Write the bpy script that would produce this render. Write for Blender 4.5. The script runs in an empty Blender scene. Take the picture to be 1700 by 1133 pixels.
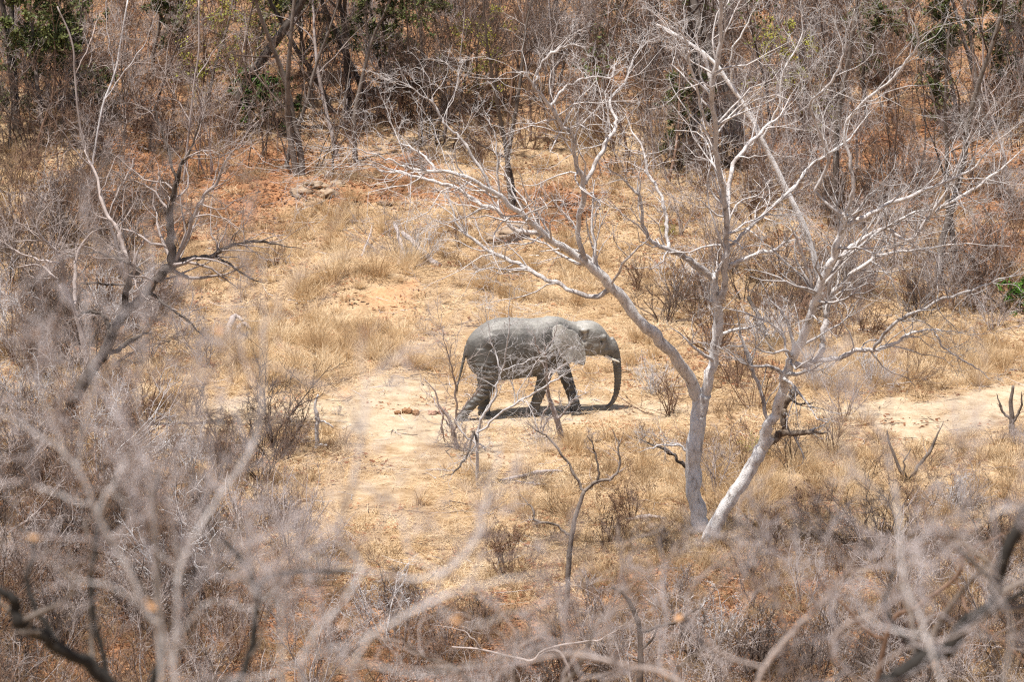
import bpy, math
import numpy as np
from math import radians, sin, cos, tan

# ------------------------------------------------------------------ camera, sky, sun, exposure
SC = bpy.context.scene
COL = SC.collection
RNG = np.random.default_rng(7)
CAM_H, PITCH, FPX = 33.4, radians(13.0), 200 / 36 * 1700.0      # long lens, from a hillside above the clearing

cd = bpy.data.cameras.new('camera')
cd.lens = 200; cd.sensor_width = 36; cd.clip_start = 0.5; cd.clip_end = 4000
cd.dof.use_dof = True; cd.dof.focus_distance = 141.0; cd.dof.aperture_fstop = 2.6; cd.dof.aperture_blades = 9
cam = bpy.data.objects.new('camera', cd); COL.objects.link(cam)
cam.location = (0, 0, CAM_H); cam.rotation_euler = (math.pi / 2 - PITCH, 0, 0)
SC.camera = cam

SUN = np.array([-0.22, -0.20, 1.0]); SUN /= np.linalg.norm(SUN)   # nearly overhead
SUN_EL = math.asin(SUN[2]); SUN_AZ = math.atan2(SUN[0], SUN[1])
w = bpy.data.worlds.new('World'); SC.world = w; w.use_nodes = True
nt = w.node_tree; bg = nt.nodes['Background']
sky = nt.nodes.new('ShaderNodeTexSky'); sky.sky_type = 'NISHITA'; sky.sun_disc = False
sky.sun_elevation = SUN_EL; sky.sun_rotation = SUN_AZ; sky.dust_density = 2.0; sky.air_density = 1.2
nt.links.new(sky.outputs[0], bg.inputs[0]); bg.inputs[1].default_value = 0.075
ld = bpy.data.lights.new('sun', 'SUN'); ld.energy = 5.0; ld.angle = radians(0.53); ld.color = (1.0, 0.955, 0.885)
sun = bpy.data.objects.new('sun', ld); COL.objects.link(sun); sun.location = (0, 100, 80)
from mathutils import Vector
sun.rotation_euler = Vector(SUN.tolist()).to_track_quat('Z', 'Y').to_euler()
SC.view_settings.view_transform = 'Standard'; SC.view_settings.look = 'None'
SC.view_settings.exposure = 0.6; SC.view_settings.gamma = 1.0; SC.view_settings.use_curve_mapping = False
SC.render.engine = 'CYCLES'
SC.cycles.max_bounces = 3; SC.cycles.diffuse_bounces = 2; SC.cycles.glossy_bounces = 1
SC.cycles.transmission_bounces = 2; SC.cycles.transparent_max_bounces = 4
SC.cycles.use_denoising = False; SC.cycles.denoising_input_passes = "RGB_ALBEDO_NORMAL"; SC.cycles.use_adaptive_sampling = False
SC.cycles.pixel_filter_type = 'BLACKMAN_HARRIS'; SC.cycles.filter_width = 1.2

# ------------------------------------------------------------------ maths helpers
FWD = np.array([0, cos(PITCH), -sin(PITCH)]); UPV = np.array([0, sin(PITCH), cos(PITCH)])

def at(px, py, Y):
    """the point at depth Y that the photograph shows at (px, py)"""
    u = (px - 850) / FPX; v = -(py - 566.5) / FPX
    d = FWD + v * UPV; d = d + np.array([u, 0, 0])
    return np.array([0, 0, CAM_H]) + d * (Y / d[1])

def project(P):
    Q = np.asarray(P, float) - np.array([0, 0, CAM_H])
    f = Q @ FWD
    return 850 + Q[..., 0] / f * FPX, 566.5 - (Q @ UPV) / f * FPX

def _hash(i, j, s):
    n = (i * 374761393 + j * 668265263 + s * 974634777) & 0x7fffffff
    n = ((n ^ (n >> 13)) * 1274126177) & 0x7fffffff
    return ((n ^ (n >> 16)) & 0xffff) / 65535.0

def vnoise(x, y, s=0):
    x = np.asarray(x, float); y = np.asarray(y, float)
    i = np.floor(x).astype(np.int64); j = np.floor(y).astype(np.int64)
    f = x - i; g = y - j; f = f * f * (3 - 2 * f); g = g * g * (3 - 2 * g)
    a = _hash(i, j, s); b = _hash(i + 1, j, s); c = _hash(i, j + 1, s); d = _hash(i + 1, j + 1, s)
    return (a * (1 - f) + b * f) * (1 - g) + (c * (1 - f) + d * f) * g

def fbm(x, y, s=0, o=3):
    t = 0; a = 0.5
    for k in range(o):
        t = t + a * (vnoise(x, y, s + k) - 0.5); x = x * 2.03; y = y * 2.03; a *= 0.5
    return t

def softplus(t): return np.logaddexp(0, t)

MOUNDS = []      # (x, y, rx, ry, h)
ELE = at(905, 688, 137.0)

def terrain(x, y):
    x = np.asarray(x, float); y = np.asarray(y, float)
    near = 3 * softplus((31.7 - 0.52 * np.maximum(y, -3)) / 3)
    far = 0.12 * 4 * softplus((y - 150) / 4) + 0.03 * 6 * softplus((y - 166) / 6)
    far = np.where(far > 60, 60 + (far - 60) * 0.2, far)
    n = 0.55 * fbm(x / 7, y / 7, 3) + 0.14 * fbm(x / 1.7, y / 1.7, 9)
    calm = 1 - np.exp(-(((x - ELE[0]) / 4.0) ** 2 + ((y - ELE[1]) / 3.0) ** 2))
    z = near + far + n * calm
    for (mx, my, rx, ry, h) in MOUNDS:
        z = z + h * np.exp(-(((x - mx) / rx) ** 2 + ((y - my) / ry) ** 2))
    return z

def gpt(px, py):
    """ground point seen at (px, py)"""
    ys = np.arange(90, 260, 0.25)
    pts = np.array([at(px, py, Y) for Y in ys])
    below = pts[:, 2] < terrain(pts[:, 0], pts[:, 1])
    k = int(np.argmax(below)); lo, hi = ys[max(k - 1, 0)], ys[k]
    for _ in range(12):
        m = (lo + hi) / 2; p = at(px, py, m)
        if p[2] < terrain(p[0], p[1]): hi = m
        else: lo = m
    p = at(px, py, hi); p[2] = terrain(p[0], p[1])
    return p

_m = [(470, 500, 2.6, 2.2, .50), (640, 500, 2.2, 2.0, .40), (560, 470, 3.5, 1.6, .30), (850, 380, 2.0, 2.2, .55),
      (510, 330, 2.6, 1.6, .5), (300, 470, 2.5, 2.0, .35), (990, 340, 2.5, 2.0, .4)]
_m = [(*gpt(a, b)[:2], c, d, e) for a, b, c, d, e in _m]; MOUNDS += _m

def new_mesh(name, V, F, smooth=True, uvlen=None):
    """V (n,3); F list of index arrays (k,4) / (k,3)"""
    me = bpy.data.meshes.new(name)
    V = np.ascontiguousarray(V, np.float32)
    if not isinstance(F, (list, tuple)): F = [F]
    F = [np.asarray(f, np.int32) for f in F if len(f)]
    nl = sum(f.size for f in F); nf = sum(len(f) for f in F)
    me.vertices.add(len(V)); me.vertices.foreach_set('co', V.ravel())
    me.loops.add(nl); me.loops.foreach_set('vertex_index', np.concatenate([f.ravel() for f in F]))
    me.polygons.add(nf)
    starts = []; s = 0
    for f in F:
        k = f.shape[1]; starts.append(s + np.arange(len(f)) * k); s += f.size
    me.polygons.foreach_set('loop_start', np.concatenate(starts).astype(np.int32))
    if smooth: me.polygons.foreach_set('use_smooth', np.ones(nf, bool))
    me.update(calc_edges=True)
    return me

def link(name, me, mat=None, parent=None, loc=None):
    o = bpy.data.objects.new(name, me)
    if mat is not None and me is not None and not me.materials: me.materials.append(mat)
    COL.objects.link(o)
    if parent is not None: o.parent = parent
    if loc is not None: o.location = loc
    return o

def tag(o, label=None, cat=None, group=None, kind=None):
    if label: o['label'] = label
    if cat: o['category'] = cat
    if group: o['group'] = group
    if kind: o['kind'] = kind
    return o

def empty(name, loc, rz=0.0):
    o = bpy.data.objects.new(name, None); COL.objects.link(o)
    o.location = loc; o.rotation_euler = (0, 0, rz); o.empty_display_size = 0.2
    return o

# ------------------------------------------------------------------ materials
def mat_nodes(name):
    m = bpy.data.materials.new(name); m.use_nodes = True
    nt = m.node_tree; b = nt.nodes['Principled BSDF']
    b.inputs['Specular IOR Level'].default_value = 0.25
    return m, nt, b

def N(nt, t, **kw):
    n = nt.nodes.new(t)
    for k, v in kw.items(): setattr(n, k, v)
    return n

def ramp(nt, stops):
    r = nt.nodes.new('ShaderNodeValToRGB'); e = r.color_ramp.elements
    while len(e) < len(stops): e.new(0.5)
    for i, (p, c) in enumerate(stops):
        e[i].position = p; e[i].color = (*c, 1) if len(c) == 3 else c
    return r

def mixc(nt, fac, a, b, mode='MIX'):
    m = nt.nodes.new('ShaderNodeMix'); m.data_type = 'RGBA'; m.blend_type = mode
    for sock, val in ((m.inputs[0], fac), (m.inputs[6], a), (m.inputs[7], b)):
        if hasattr(val, 'is_output'): nt.links.new(val, sock)
        elif isinstance(val, (int, float)): sock.default_value = val
        else: sock.default_value = (*val, 1)
    return m.outputs[2]

def noise(nt, scale, detail=4, rough=0.55, vec=None, dist=0.0):
    n = nt.nodes.new('ShaderNodeTexNoise'); n.inputs['Scale'].default_value = scale
    n.inputs['Detail'].default_value = detail; n.inputs['Roughness'].default_value = rough
    n.inputs['Distortion'].default_value = dist
    if vec is not None: nt.links.new(vec, n.inputs['Vector'])
    return n.outputs['Fac']

def worldpos(nt):
    return nt.nodes.new('ShaderNodeNewGeometry').outputs['Position']

def bark(name, cols, scale=3.0, bump=0.4, rough=0.85, var=0.25):
    m, nt, b = mat_nodes(name)
    g = worldpos(nt)
    mp = nt.nodes.new('ShaderNodeMapping'); mp.inputs['Scale'].default_value = (1, 1, 0.45); nt.links.new(g, mp.inputs[0])
    f = noise(nt, scale, 6, 0.7, mp.outputs[0], 0.6)
    r = ramp(nt, [(0.30, cols[0]), (0.40, cols[1]), (0.53, cols[2])]); nt.links.new(f, r.inputs[0])
    f2 = noise(nt, scale * 7, 3, 0.6, mp.outputs[0])
    r2 = ramp(nt, [(0.35, (1 - var,) * 3), (0.65, (1 + 0 * var,) * 3)]); nt.links.new(f2, r2.inputs[0])
    oi = nt.nodes.new('ShaderNodeObjectInfo')
    mr = nt.nodes.new('ShaderNodeMapRange'); mr.inputs[3].default_value = 1 - var; mr.inputs[4].default_value = 1.0
    nt.links.new(oi.outputs['Random'], mr.inputs[0])
    c = mixc(nt, 1.0, r.outputs[0], r2.outputs[0], 'MULTIPLY')
    hs = nt.nodes.new('ShaderNodeHueSaturation'); nt.links.new(c, hs.inputs['Color']); nt.links.new(mr.outputs[0], hs.inputs['Value'])
    nt.links.new(hs.outputs[0], b.inputs['Base Color']); b.inputs['Roughness'].default_value = rough
    if bump:
        bp = nt.nodes.new('ShaderNodeBump'); bp.inputs['Strength'].default_value = bump; bp.inputs['Distance'].default_value = 0.03
        nt.links.new(f2, bp.inputs['Height']); nt.links.new(bp.outputs[0], b.inputs['Normal'])
    return m

M = {}
M['bark_white'] = bark('pale_mottled_bark', [(.11, .08, .062), (.60, .555, .53), (.87, .84, .83)], 9.0, .8, .85, .12)
M['bark_pale'] = bark('pale_grey_bark', [(.44, .40, .39), (.62, .58, .57), (.77, .73, .725)], 3.0)
M['bark_grey'] = bark('grey_twig_bark', [(.22, .165, .14), (.36, .29, .26), (.54, .46, .43)], 2.0, 0)
M['bark_brown'] = bark('brown_twig_bark', [(.095, .05, .032), (.17, .10, .066), (.28, .175, .122)], 2.0, 0)
M['bark_limb'] = bark('grey_mottled_limb_bark', [(.16, .125, .105), (.46, .41, .39), (.73, .685, .67)], 6.0, .5, .85, .25)
M['bark_mauve'] = bark('mauve_grey_twig_bark', [(.28, .235, .235), (.42, .365, .365), (.58, .52, .52)], 2.0, 0)
M['bark_black'] = bark('blackish_bark', [(.010, .008, .007), (.018, .015, .013), (.035, .03, .026)], 5.0)
M['bark_dull'] = bark('dull_dark_twig_bark', [(.05, .033, .026), (.09, .062, .05), (.15, .11, .09)], 2.0, 0)
M['bark_dark'] = bark('dark_bark', [(.035, .028, .022), (.07, .055, .045), (.13, .105, .09)], 5.0)
M['bark_trunk'] = bark('greyish_brown_bark', [(.06, .045, .035), (.14, .11, .09), (.25, .205, .175)], 4.0)
M['bark_snag'] = bark('brown_snag_bark', [(.05, .03, .02), (.13, .085, .055), (.30, .24, .19)], 6.0)

def leafmat(name, c1, c2, scale=2.0, rough=0.6, trans=0.0):
    m, nt, b = mat_nodes(name)
    f = noise(nt, scale, 3, 0.6, worldpos(nt))
    r = ramp(nt, [(0.35, c1), (0.65, c2)]); nt.links.new(f, r.inputs[0])
    nt.links.new(r.outputs[0], b.inputs['Base Color']); b.inputs['Roughness'].default_value = rough
    return m
M['leaf_green'] = leafmat('dull_green_leaf', (.045, .06, .016), (.13, .14, .04))
M['leaf_deep'] = leafmat('deep_green_leaf', (.018, .045, .008), (.07, .12, .02), 6)
M['leaf_bright'] = leafmat('fresh_green_leaf', (.05, .15, .015), (.13, .26, .03), 6)
M['leaf_yellow'] = leafmat('yellow_green_leaf', (.20, .21, .03), (.42, .38, .06), 3)
M['leaf_orange'] = leafmat('dry_orange_leaf', (.42, .21, .085), (.60, .35, .17), 8)
M['leaf_brown'] = leafmat('dry_brown_leaf', (.12, .06, .035), (.26, .15, .09), 3)
M['pod'] = leafmat('dark_brown_pod', (.06, .035, .025), (.13, .08, .06), 3)

def straw(name, c1, c2, c3):
    m, nt, b = mat_nodes(name)
    f = noise(nt, 0.45, 4, 0.6, worldpos(nt))
    oi = nt.nodes.new('ShaderNodeObjectInfo')
    ad = nt.nodes.new('ShaderNodeMath'); ad.operation = 'MULTIPLY_ADD'
    nt.links.new(oi.outputs['Random'], ad.inputs[0]); ad.inputs[1].default_value = 0.5
    sb = nt.nodes.new('ShaderNodeMath'); sb.operation = 'SUBTRACT'; nt.links.new(f, sb.inputs[0]); sb.inputs[1].default_value = 0.25
    nt.links.new(sb.outputs[0], ad.inputs[2])
    r = ramp(nt, [(0.2, c1), (0.5, c2), (0.8, c3)]); nt.links.new(ad.outputs[0], r.inputs[0])
    tr = nt.nodes.new('ShaderNodeBsdfTranslucent'); mx = nt.nodes.new('ShaderNodeMixShader'); mx.inputs[0].default_value = 0.38
    nt.links.new(r.outputs[0], b.inputs['Base Color']); nt.links.new(r.outputs[0], tr.inputs[0])
    b.inputs['Roughness'].default_value = 0.7
    out = nt.nodes['Material Output']
    nt.links.new(b.outputs[0], mx.inputs[1]); nt.links.new(tr.outputs[0], mx.inputs[2]); nt.links.new(mx.outputs[0], out.inputs[0])
    return m
M['straw'] = straw('dry_straw', (.50, .335, .18), (.69, .51, .31), (.85, .69, .48))
M['straw_dull'] = straw('dull_dry_weed', (.20, .125, .07), (.33, .22, .125), (.47, .345, .21))
M['litter'] = straw('fallen_leaf', (.17, .065, .03), (.33, .145, .07), (.52, .29, .16))

def ground_mat():
    m, nt, b = mat_nodes('dry_ground')
    g = worldpos(nt)
    big = noise(nt, 0.35, 5, 0.6, g); mid = noise(nt, 2.2, 5, 0.65, g); fine = noise(nt, 14, 4, 0.7, g)
    base = ramp(nt, [(0.3, (.27, .172, .095)), (0.5, (.41, .285, .17)), (0.7, (.54, .405, .265))]); nt.links.new(mid, base.inputs[0])
    sand = ramp(nt, [(0.3, (.36, .26, .165)), (0.5, (.48, .37, .255)), (0.75, (.58, .47, .345))]); nt.links.new(mid, sand.inputs[0])
    red = ramp(nt, [(0.3, (.18, .078, .038)), (0.5, (.31, .15, .076)), (0.7, (.46, .265, .145))]); nt.links.new(fine, red.inputs[0])
    ora = ramp(nt, [(0.3, (.45, .22, .11)), (0.7, (.60, .36, .20))]); nt.links.new(fine, ora.inputs[0])
    def att(nm):
        a = nt.nodes.new('ShaderNodeAttribute'); a.attribute_name = nm
        s = nt.nodes.new('ShaderNodeMath'); s.operation = 'MULTIPLY_ADD'       # soft threshold broken by noise
        nt.links.new(mid, s.inputs[0]); s.inputs[1].default_value = 0.9
        nt.links.new(a.outputs['Fac'], s.inputs[2])
        mr = nt.nodes.new('ShaderNodeMapRange'); mr.inputs[1].default_value = 0.75; mr.inputs[2].default_value = 1.15
        nt.links.new(s.outputs[0], mr.inputs[0]); return mr.outputs[0]
    c = mixc(nt, att('red'), base.outputs[0], red.outputs[0])
    c = mixc(nt, att('sand'), c, sand.outputs[0])
    c = mixc(nt, att('orange'), c, ora.outputs[0])
    sp = ramp(nt, [(0.30, (.62, .60, .58)), (0.45, (1, 1, 1))]); nt.links.new(fine, sp.inputs[0])
    c = mixc(nt, 1.0, c, sp.outputs[0], 'MULTIPLY')
    nt.links.new(c, b.inputs['Base Color']); b.inputs['Roughness'].default_value = 0.95
    b.inputs['Specular IOR Level'].default_value = 0.05
    bp = nt.nodes.new('ShaderNodeBump'); bp.inputs['Strength'].default_value = 0.8; bp.inputs['Distance'].default_value = 0.09
    pr = noise(nt, 5.5, 3, 0.6, g, 0.8); pa = nt.nodes.new('ShaderNodeMath'); pa.operation = 'MULTIPLY_ADD'; nt.links.new(fine, pa.inputs[0]); pa.inputs[1].default_value = 0.5; nt.links.new(pr, pa.inputs[2])
    nt.links.new(pa.outputs[0], bp.inputs['Height']); nt.links.new(bp.outputs[0], b.inputs['Normal'])
    return m
M['ground'] = ground_mat()

# ------------------------------------------------------------------ zones (blobs on the ground: px, py, half sizes in px, weight)
def blobs(px, py, L):
    t = np.zeros_like(px); px = px + 260 * fbm(px / 130, py / 45, 71); py = py + 110 * fbm(px / 130, py / 45, 77)
    for (a, b, rx, ry, wt) in L:
        t = np.maximum(t, wt * np.exp(-(((px - a) / rx) ** 2 + ((py - b) / ry) ** 2) ** 1.5))
    return t
SANDZ = [(690, 690, 260, 36, 1), (900, 690, 200, 28, 1), (480, 690, 150, 26, .8), (620, 650, 110, 24, .8), (1560, 690, 190, 26, 1),
         (1690, 655, 150, 22, 1), (1060, 690, 90, 26, .8), (1230, 690, 200, 14, .5), (330, 700, 130, 20, .6), (760, 740, 100, 22, .6), (820, 560, 120, 40, .35),
         (700, 860, 120, 90, .25), (640, 780, 80, 60, .5)]
REDZ = [(880, 335, 150, 50, .8), (620, 290, 150, 45, .9), (330, 300, 260, 120, .75), (1000, 300, 120, 40, .7), (1650, 400, 130, 120, .9), (1500, 250, 300, 150, .7),
        (230, 170, 160, 60, .7), (1280, 420, 200, 60, .35), (700, 1090, 500, 110, .9), (1300, 1060, 500, 130, .9), (150, 1000, 420, 230, .95), (1480, 900, 260, 80, .5), (1330, 870, 200, 60, .35),
        (930, 720, 60, 20, .4), (740, 720, 60, 20, .4), (1230, 590, 150, 40, .45), (850, 150, 600, 70, .5), (120, 480, 200, 150, .5), (560, 210, 200, 60, .5)]
ORAZ = [(690, 495, 70, 22, .62), (720, 1040, 160, 40, .5)]

# ------------------------------------------------------------------ ground sheet and footpath
def spacing(c0, c1, step, lo, hi, n, p):
    a = c0 - (c0 - lo) * (np.linspace(1, 0, n)[:-1] ** p) if lo < c0 else np.array([])
    b = c1 + (hi - c1) * (np.linspace(0, 1, n)[1:] ** p)
    return np.concatenate([a, np.arange(c0, c1 + step / 2, step), b])
def sheet(X, Y, dz, name):
    Z = terrain(X, Y) + dz
    V = np.stack([X, Y, Z], -1).reshape(-1, 3); r, c = X.shape
    i = np.arange(r * c).reshape(r, c)
    F = np.stack([i[:-1, :-1], i[:-1, 1:], i[1:, 1:], i[1:, :-1]], -1).reshape(-1, 4)
    me = new_mesh(name, V, F)
    px, py = project(V)
    front = V[:, 1] > 70
    for nm, Zn in (('sand', SANDZ), ('red', REDZ), ('orange', ORAZ)):
        a = me.attributes.new(nm, 'FLOAT', 'POINT')
        v = np.where(front, blobs(px, py, Zn), 0.0)
        if nm == 'red': v = np.where(V[:, 1] > 168, np.maximum(v, .55), v)
        a.data.foreach_set('value', v.astype(np.float32))
    return link(name, me, M['ground'])
gx = spacing(-26, 26, .3, -900, 900, 26, 2.2); gy = spacing(100, 190, .3, -150, 2500, 40, 1.8)
tag(sheet(*np.meshgrid(gx, gy), 0.0, 'ground'), 'dry tan ground of the clearing and slopes', None, None, 'structure')
pp = np.array([gpt(a, b)[:2] for a, b in [(150, 705), (330, 700), (520, 692), (700, 690), (900, 690), (1100, 692), (1280, 694), (1440, 698), (1560, 690), (1660, 664), (1760, 640), (1900, 615)]])
tt = np.linspace(0, len(pp) - 1, 90); px_ = np.interp(tt, range(len(pp)), pp[:, 0]); py_ = np.interp(tt, range(len(pp)), pp[:, 1])
hw = 1.25 + 0.9 * fbm(tt * 1.3, tt * 0, 31); hw2 = 1.25 + 0.9 * fbm(tt * 1.3, tt * 0, 57)
ss = np.linspace(-1, 1, 13)[:, None]
PX = np.repeat(px_[None], 13, 0); PY = py_[None] + np.where(ss < 0, ss * hw[None], ss * hw2[None])
tag(sheet(PX, PY, np.where(np.abs(ss) > .99, -.03, .012), 'footpath'), 'pale sandy track crossing the clearing', None, None, 'structure')

# ------------------------------------------------------------------ branch growth (all branches of a level at once)
def unit(v): return v / np.maximum(np.linalg.norm(v, axis=-1, keepdims=True), 1e-9)

def grow(S, D, L, R, K, wig, up, rng, taper=0.25):
    m = len(S); P = np.zeros((m, K, 3)); P[:, 0] = S; d = unit(D); st = (L / (K - 1))[:, None]
    for k in range(1, K):
        d = d + rng.normal(0, wig, (m, 3)); d[:, 2] += up; d = unit(d); P[:, k] = P[:, k - 1] + d * st
    t = np.linspace(0, 1, K)
    return P, R[:, None] * (1 - t * (1 - taper))[None]

def spawn(P, R, n, rng, t0=.25, t1=1., ang=(.7, .2), lf=.55, rf=.6, Lp=None, flat=0.0):
    m, K, _ = P.shape
    if Lp is None: Lp = np.linalg.norm(np.diff(P, axis=1), axis=2).sum(1)
    n = np.broadcast_to(np.asarray(n), (m,)); idx = np.repeat(np.arange(m), n); q = len(idx)
    t = rng.uniform(t0, t1, q); s = t * (K - 1); i = np.minimum(s.astype(int), K - 2); f = (s - i)[:, None]
    S = P[idx, i] * (1 - f) + P[idx, i + 1] * f
    T = unit(P[idx, i + 1] - P[idx, i])
    pr = unit(np.cross(T, rng.normal(size=(q, 3)))); a = rng.normal(ang[0], ang[1], q)[:, None]
    D = T * np.cos(a) + pr * np.sin(a)
    L = Lp[idx] * lf * (1.15 - .55 * t) * rng.uniform(.55, 1.2, q)
    Rr = (R[idx, i] * (1 - f[:, 0]) + R[idx, i + 1] * f[:, 0]) * rf * rng.uniform(.7, 1.05, q)
    return S, D, L, Rr

def tubes(P, R, sides):
    m, K, _ = P.shape
    T = np.empty_like(P); T[:, 1:-1] = P[:, 2:] - P[:, :-2]; T[:, 0] = P[:, 1] - P[:, 0]; T[:, -1] = P[:, -1] - P[:, -2]; T = unit(T)
    ref = unit(P[:, -1] - P[:, 0]); ax = np.where(np.abs(ref[:, 2:3]) > .8, np.array([[1., .1, 0]]), np.array([[0.05, .1, 1.]]))
    U = unit(np.cross(T, np.repeat(ax[:, None], K, 1))); W = np.cross(T, U)
    th = np.arange(sides) / sides * 2 * math.pi
    V = P[:, :, None] + R[:, :, None, None] * (U[:, :, None] * np.cos(th)[None, None, :, None] + W[:, :, None] * np.sin(th)[None, None, :, None])
    i = np.arange(m * K * sides).reshape(m, K, sides)
    a = i[:, :-1]; b = np.roll(i, -1, 2)[:, :-1]; c = np.roll(i, -1, 2)[:, 1:]; d = i[:, 1:]
    return V.reshape(-1, 3), np.stack([a, b, c, d], -1).reshape(-1, 4)

class Acc:
    def __init__(s): s.V = []; s.F = []; s.n = 0
    def add(s, V, F): s.V.append(V); s.F.append(F + s.n); s.n += len(V)
    def tubes(s, P, R, sides): s.add(*tubes(P, R, sides))
    def mesh(s, name, smooth=True): return new_mesh(name, np.concatenate(s.V), np.concatenate(s.F), smooth)

def leaves(C, size, rng, droop=0.3, curl=True):
    """folded leaf quads (two faces each) round the points C"""
    n = len(C); s = size * rng.uniform(.6, 1.3, n)[:, None]
    a = unit(rng.normal(size=(n, 3)) + np.array([0, 0, -droop])); b = unit(np.cross(a, rng.normal(size=(n, 3)) + np.array([0, 0, 1.2]))); c = np.cross(a, b)
    p0 = C; p1 = C + a * s; l = C + a * s * .5 + b * s * .3 + c * s * .1; r = C + a * s * .5 - b * s * .3 + c * s * .1
    V = np.stack([p0, l, p1, r], 1).reshape(-1, 3); i = np.arange(n * 4).reshape(n, 4)
    return V, i

def sub_twigs(acc, P, R, rng, levels, tips=None):
    """levels: list of dict(n, t0, ang, lf, rf, K, wig, up, sides, rmin)"""
    for lv in levels:
        S, D, L, Rr = spawn(P, R, lv['n'], rng, lv.get('t0', .25), 1.0, lv.get('ang', (.75, .25)), lv['lf'], lv['rf'])
        Rr = np.maximum(Rr, lv.get('rmin', .003)); L = np.clip(L, lv.get('lmin', .08), lv.get('lmax', 9))
        P, R = grow(S, D, L, Rr, lv['K'], lv['wig'], lv['up'], rng, lv.get('taper', .3))
        acc.tubes(P, R, lv.get('sides', 3))
    if tips is not None: tips.append(P)
    return P, R

# ------------------------------------------------------------------ trees traced from the photograph
def smooth_line(Q, n):
    """Catmull-Rom through Q (k,d), n samples"""
    Q = np.asarray(Q, float); k = len(Q)
    E = np.vstack([2 * Q[0] - Q[1], Q, 2 * Q[-1] - Q[-2]])
    t = np.linspace(0, k - 1, n); i = np.minimum(t.astype(int), k - 2); f = (t - i)[:, None]
    p0, p1, p2, p3 = E[i], E[i + 1], E[i + 2], E[i + 3]
    return .5 * (2 * p1 + (p2 - p0) * f + (2 * p0 - 5 * p1 + 4 * p2 - p3) * f ** 2 + (3 * p1 - p0 - 3 * p2 + p3) * f ** 3)

TW_FINE = [dict(n=7, lf=.42, rf=.55, K=6, wig=.24, up=.05, sides=4, rmin=.006, lmax=1.6),
           dict(n=5, lf=.50, rf=.6, K=5, wig=.24, up=.04, sides=3, rmin=.0045, lmax=.8),
           dict(n=4, lf=.55, rf=.7, K=4, wig=.22, up=.03, sides=3, rmin=.0036, lmax=.5)]

def traced_tree(name, label, cat, Y0, limbs, mats, seed, twigs=TW_FINE, base=None, group=None, lean=.5, twig_from=1, wig=.02, trunk_sink=True, limbmat=None, ws=1.0, lw=1.0):
    """limbs: [ [ (px, py, width px), ... ], ... ]; the first is the trunk, the others start on the nearest earlier limb.
    Every limb leaves the picture plane at its own slope."""
    rng = np.random.default_rng(seed)
    done = []                       # (pix (n,2), pts (n,3))
    PTS, RAD = [], []
    for li, lm in enumerate(limbs):
        q = np.array([(a, b, c * ws) for a, b, c in lm], float)
        n = max(12, 5 * len(q)); s = smooth_line(q, n)
        if li and q[-1, 2] < 6.5: s[:, 2] *= np.interp(np.linspace(0, 1, n), [0, .7, 1], [1, 1, .35])
        if li == 0:
            Ys = np.full(n, Y0)
        else:
            best = None
            for (pix, pts, rr) in done:
                d = np.hypot(pix[:, 0] - s[0, 0], pix[:, 1] - s[0, 1]); k = int(d.argmin())
                if best is None or d[k] < best[0]: best = (d[k], pts[k], pix[k], rr[k])
            y_st = best[1][1]
            if best[0] < 60: s[0, :2] = best[2]
            seg = np.hypot(np.diff(s[:, 0]), np.diff(s[:, 1])) * Y0 * 1.03 / FPX
            arc = np.concatenate([[0], np.cumsum(seg)])
            sl = rng.uniform(-lean, lean); Ys = y_st + sl * arc + .25 * lean * np.sin(arc * 1.3 + rng.uniform(0, 6)) * np.minimum(arc, 1)
        pts = np.array([at(a, b, Y) for (a, b), Y in zip(s[:, :2], Ys)])
        rad = np.maximum(s[:, 2], .6) * (.5 if li == 0 else lw * .5) * Ys * 1.03 / FPX
        if li == 0 and trunk_sink:
            if base is not None: pts = np.vstack([smooth_line(np.array([base, (np.asarray(base) * .4 + pts[0] * .6) + rng.normal(0, .12, 3), pts[0]]), 6)[:-1], pts]); rad = np.concatenate([np.linspace(rad[0] * 1.5, rad[0], 6)[:-1], rad])
            else:
                pts = np.vstack([pts[0] + np.array([0, 0, -.25]), pts]); rad = np.concatenate([[rad[0] * 1.25], rad])
        # small bumps along the limb
        m = len(pts); j = rng.normal(0, 1, (m, 3)); j = (j + np.roll(j, 1, 0)) * .5; amp = (.16 * rad + 1.3 * Y0 * 1.03 / FPX * (li > 0)) * np.minimum(np.arange(m), 2) / 2
        pts = pts + j * amp[:, None]
        rad = rad * (1 + .05 * rng.normal(size=len(rad)))
        done.append((s[:, :2] if len(s) == len(pts) else np.stack(project(pts), -1), pts, rad)); PTS.append(pts); RAD.append(rad)
    base_pt = PTS[0][0].copy()
    root = empty(name, base_pt); tag(root, label, cat, group)
    for li, (p, r) in enumerate(zip(PTS, RAD)):
        K = len(p); V, F = tubes((p - base_pt)[None], r[None], 10 if r.max() > .04 else 6)
        # closing cap at the tip
        ns = 10 if r.max() > .04 else 6
        V = np.vstack([V, (p[-1] - base_pt)[None]]); last = np.arange((K - 1) * ns, K * ns)
        tri = np.stack([last, np.roll(last, -1), np.full(ns, len(V) - 1)], -1)
        me = new_mesh('trunk' if li == 0 else 'branch', V, [F, tri])
        link('trunk' if li == 0 else 'branch', me, (limbmat or {}).get(li, mats[0]), root)
    if twigs:
        acc = Acc()
        for p, r in list(zip(PTS, RAD))[twig_from:]:
            Ln = np.linalg.norm(np.diff(p, axis=0), axis=1).sum()
            lv = [dict(d) for d in twigs]; lv[0]['n'] = max(2, int(round(lv[0]['n'] * Ln / 1.6)))
            sub_twigs(acc, (p - base_pt)[None], r[None], rng, lv)
        if acc.V: link('crown', acc.mesh('bare_twigs'), mats[1], root)
    return root, PTS, RAD

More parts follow.
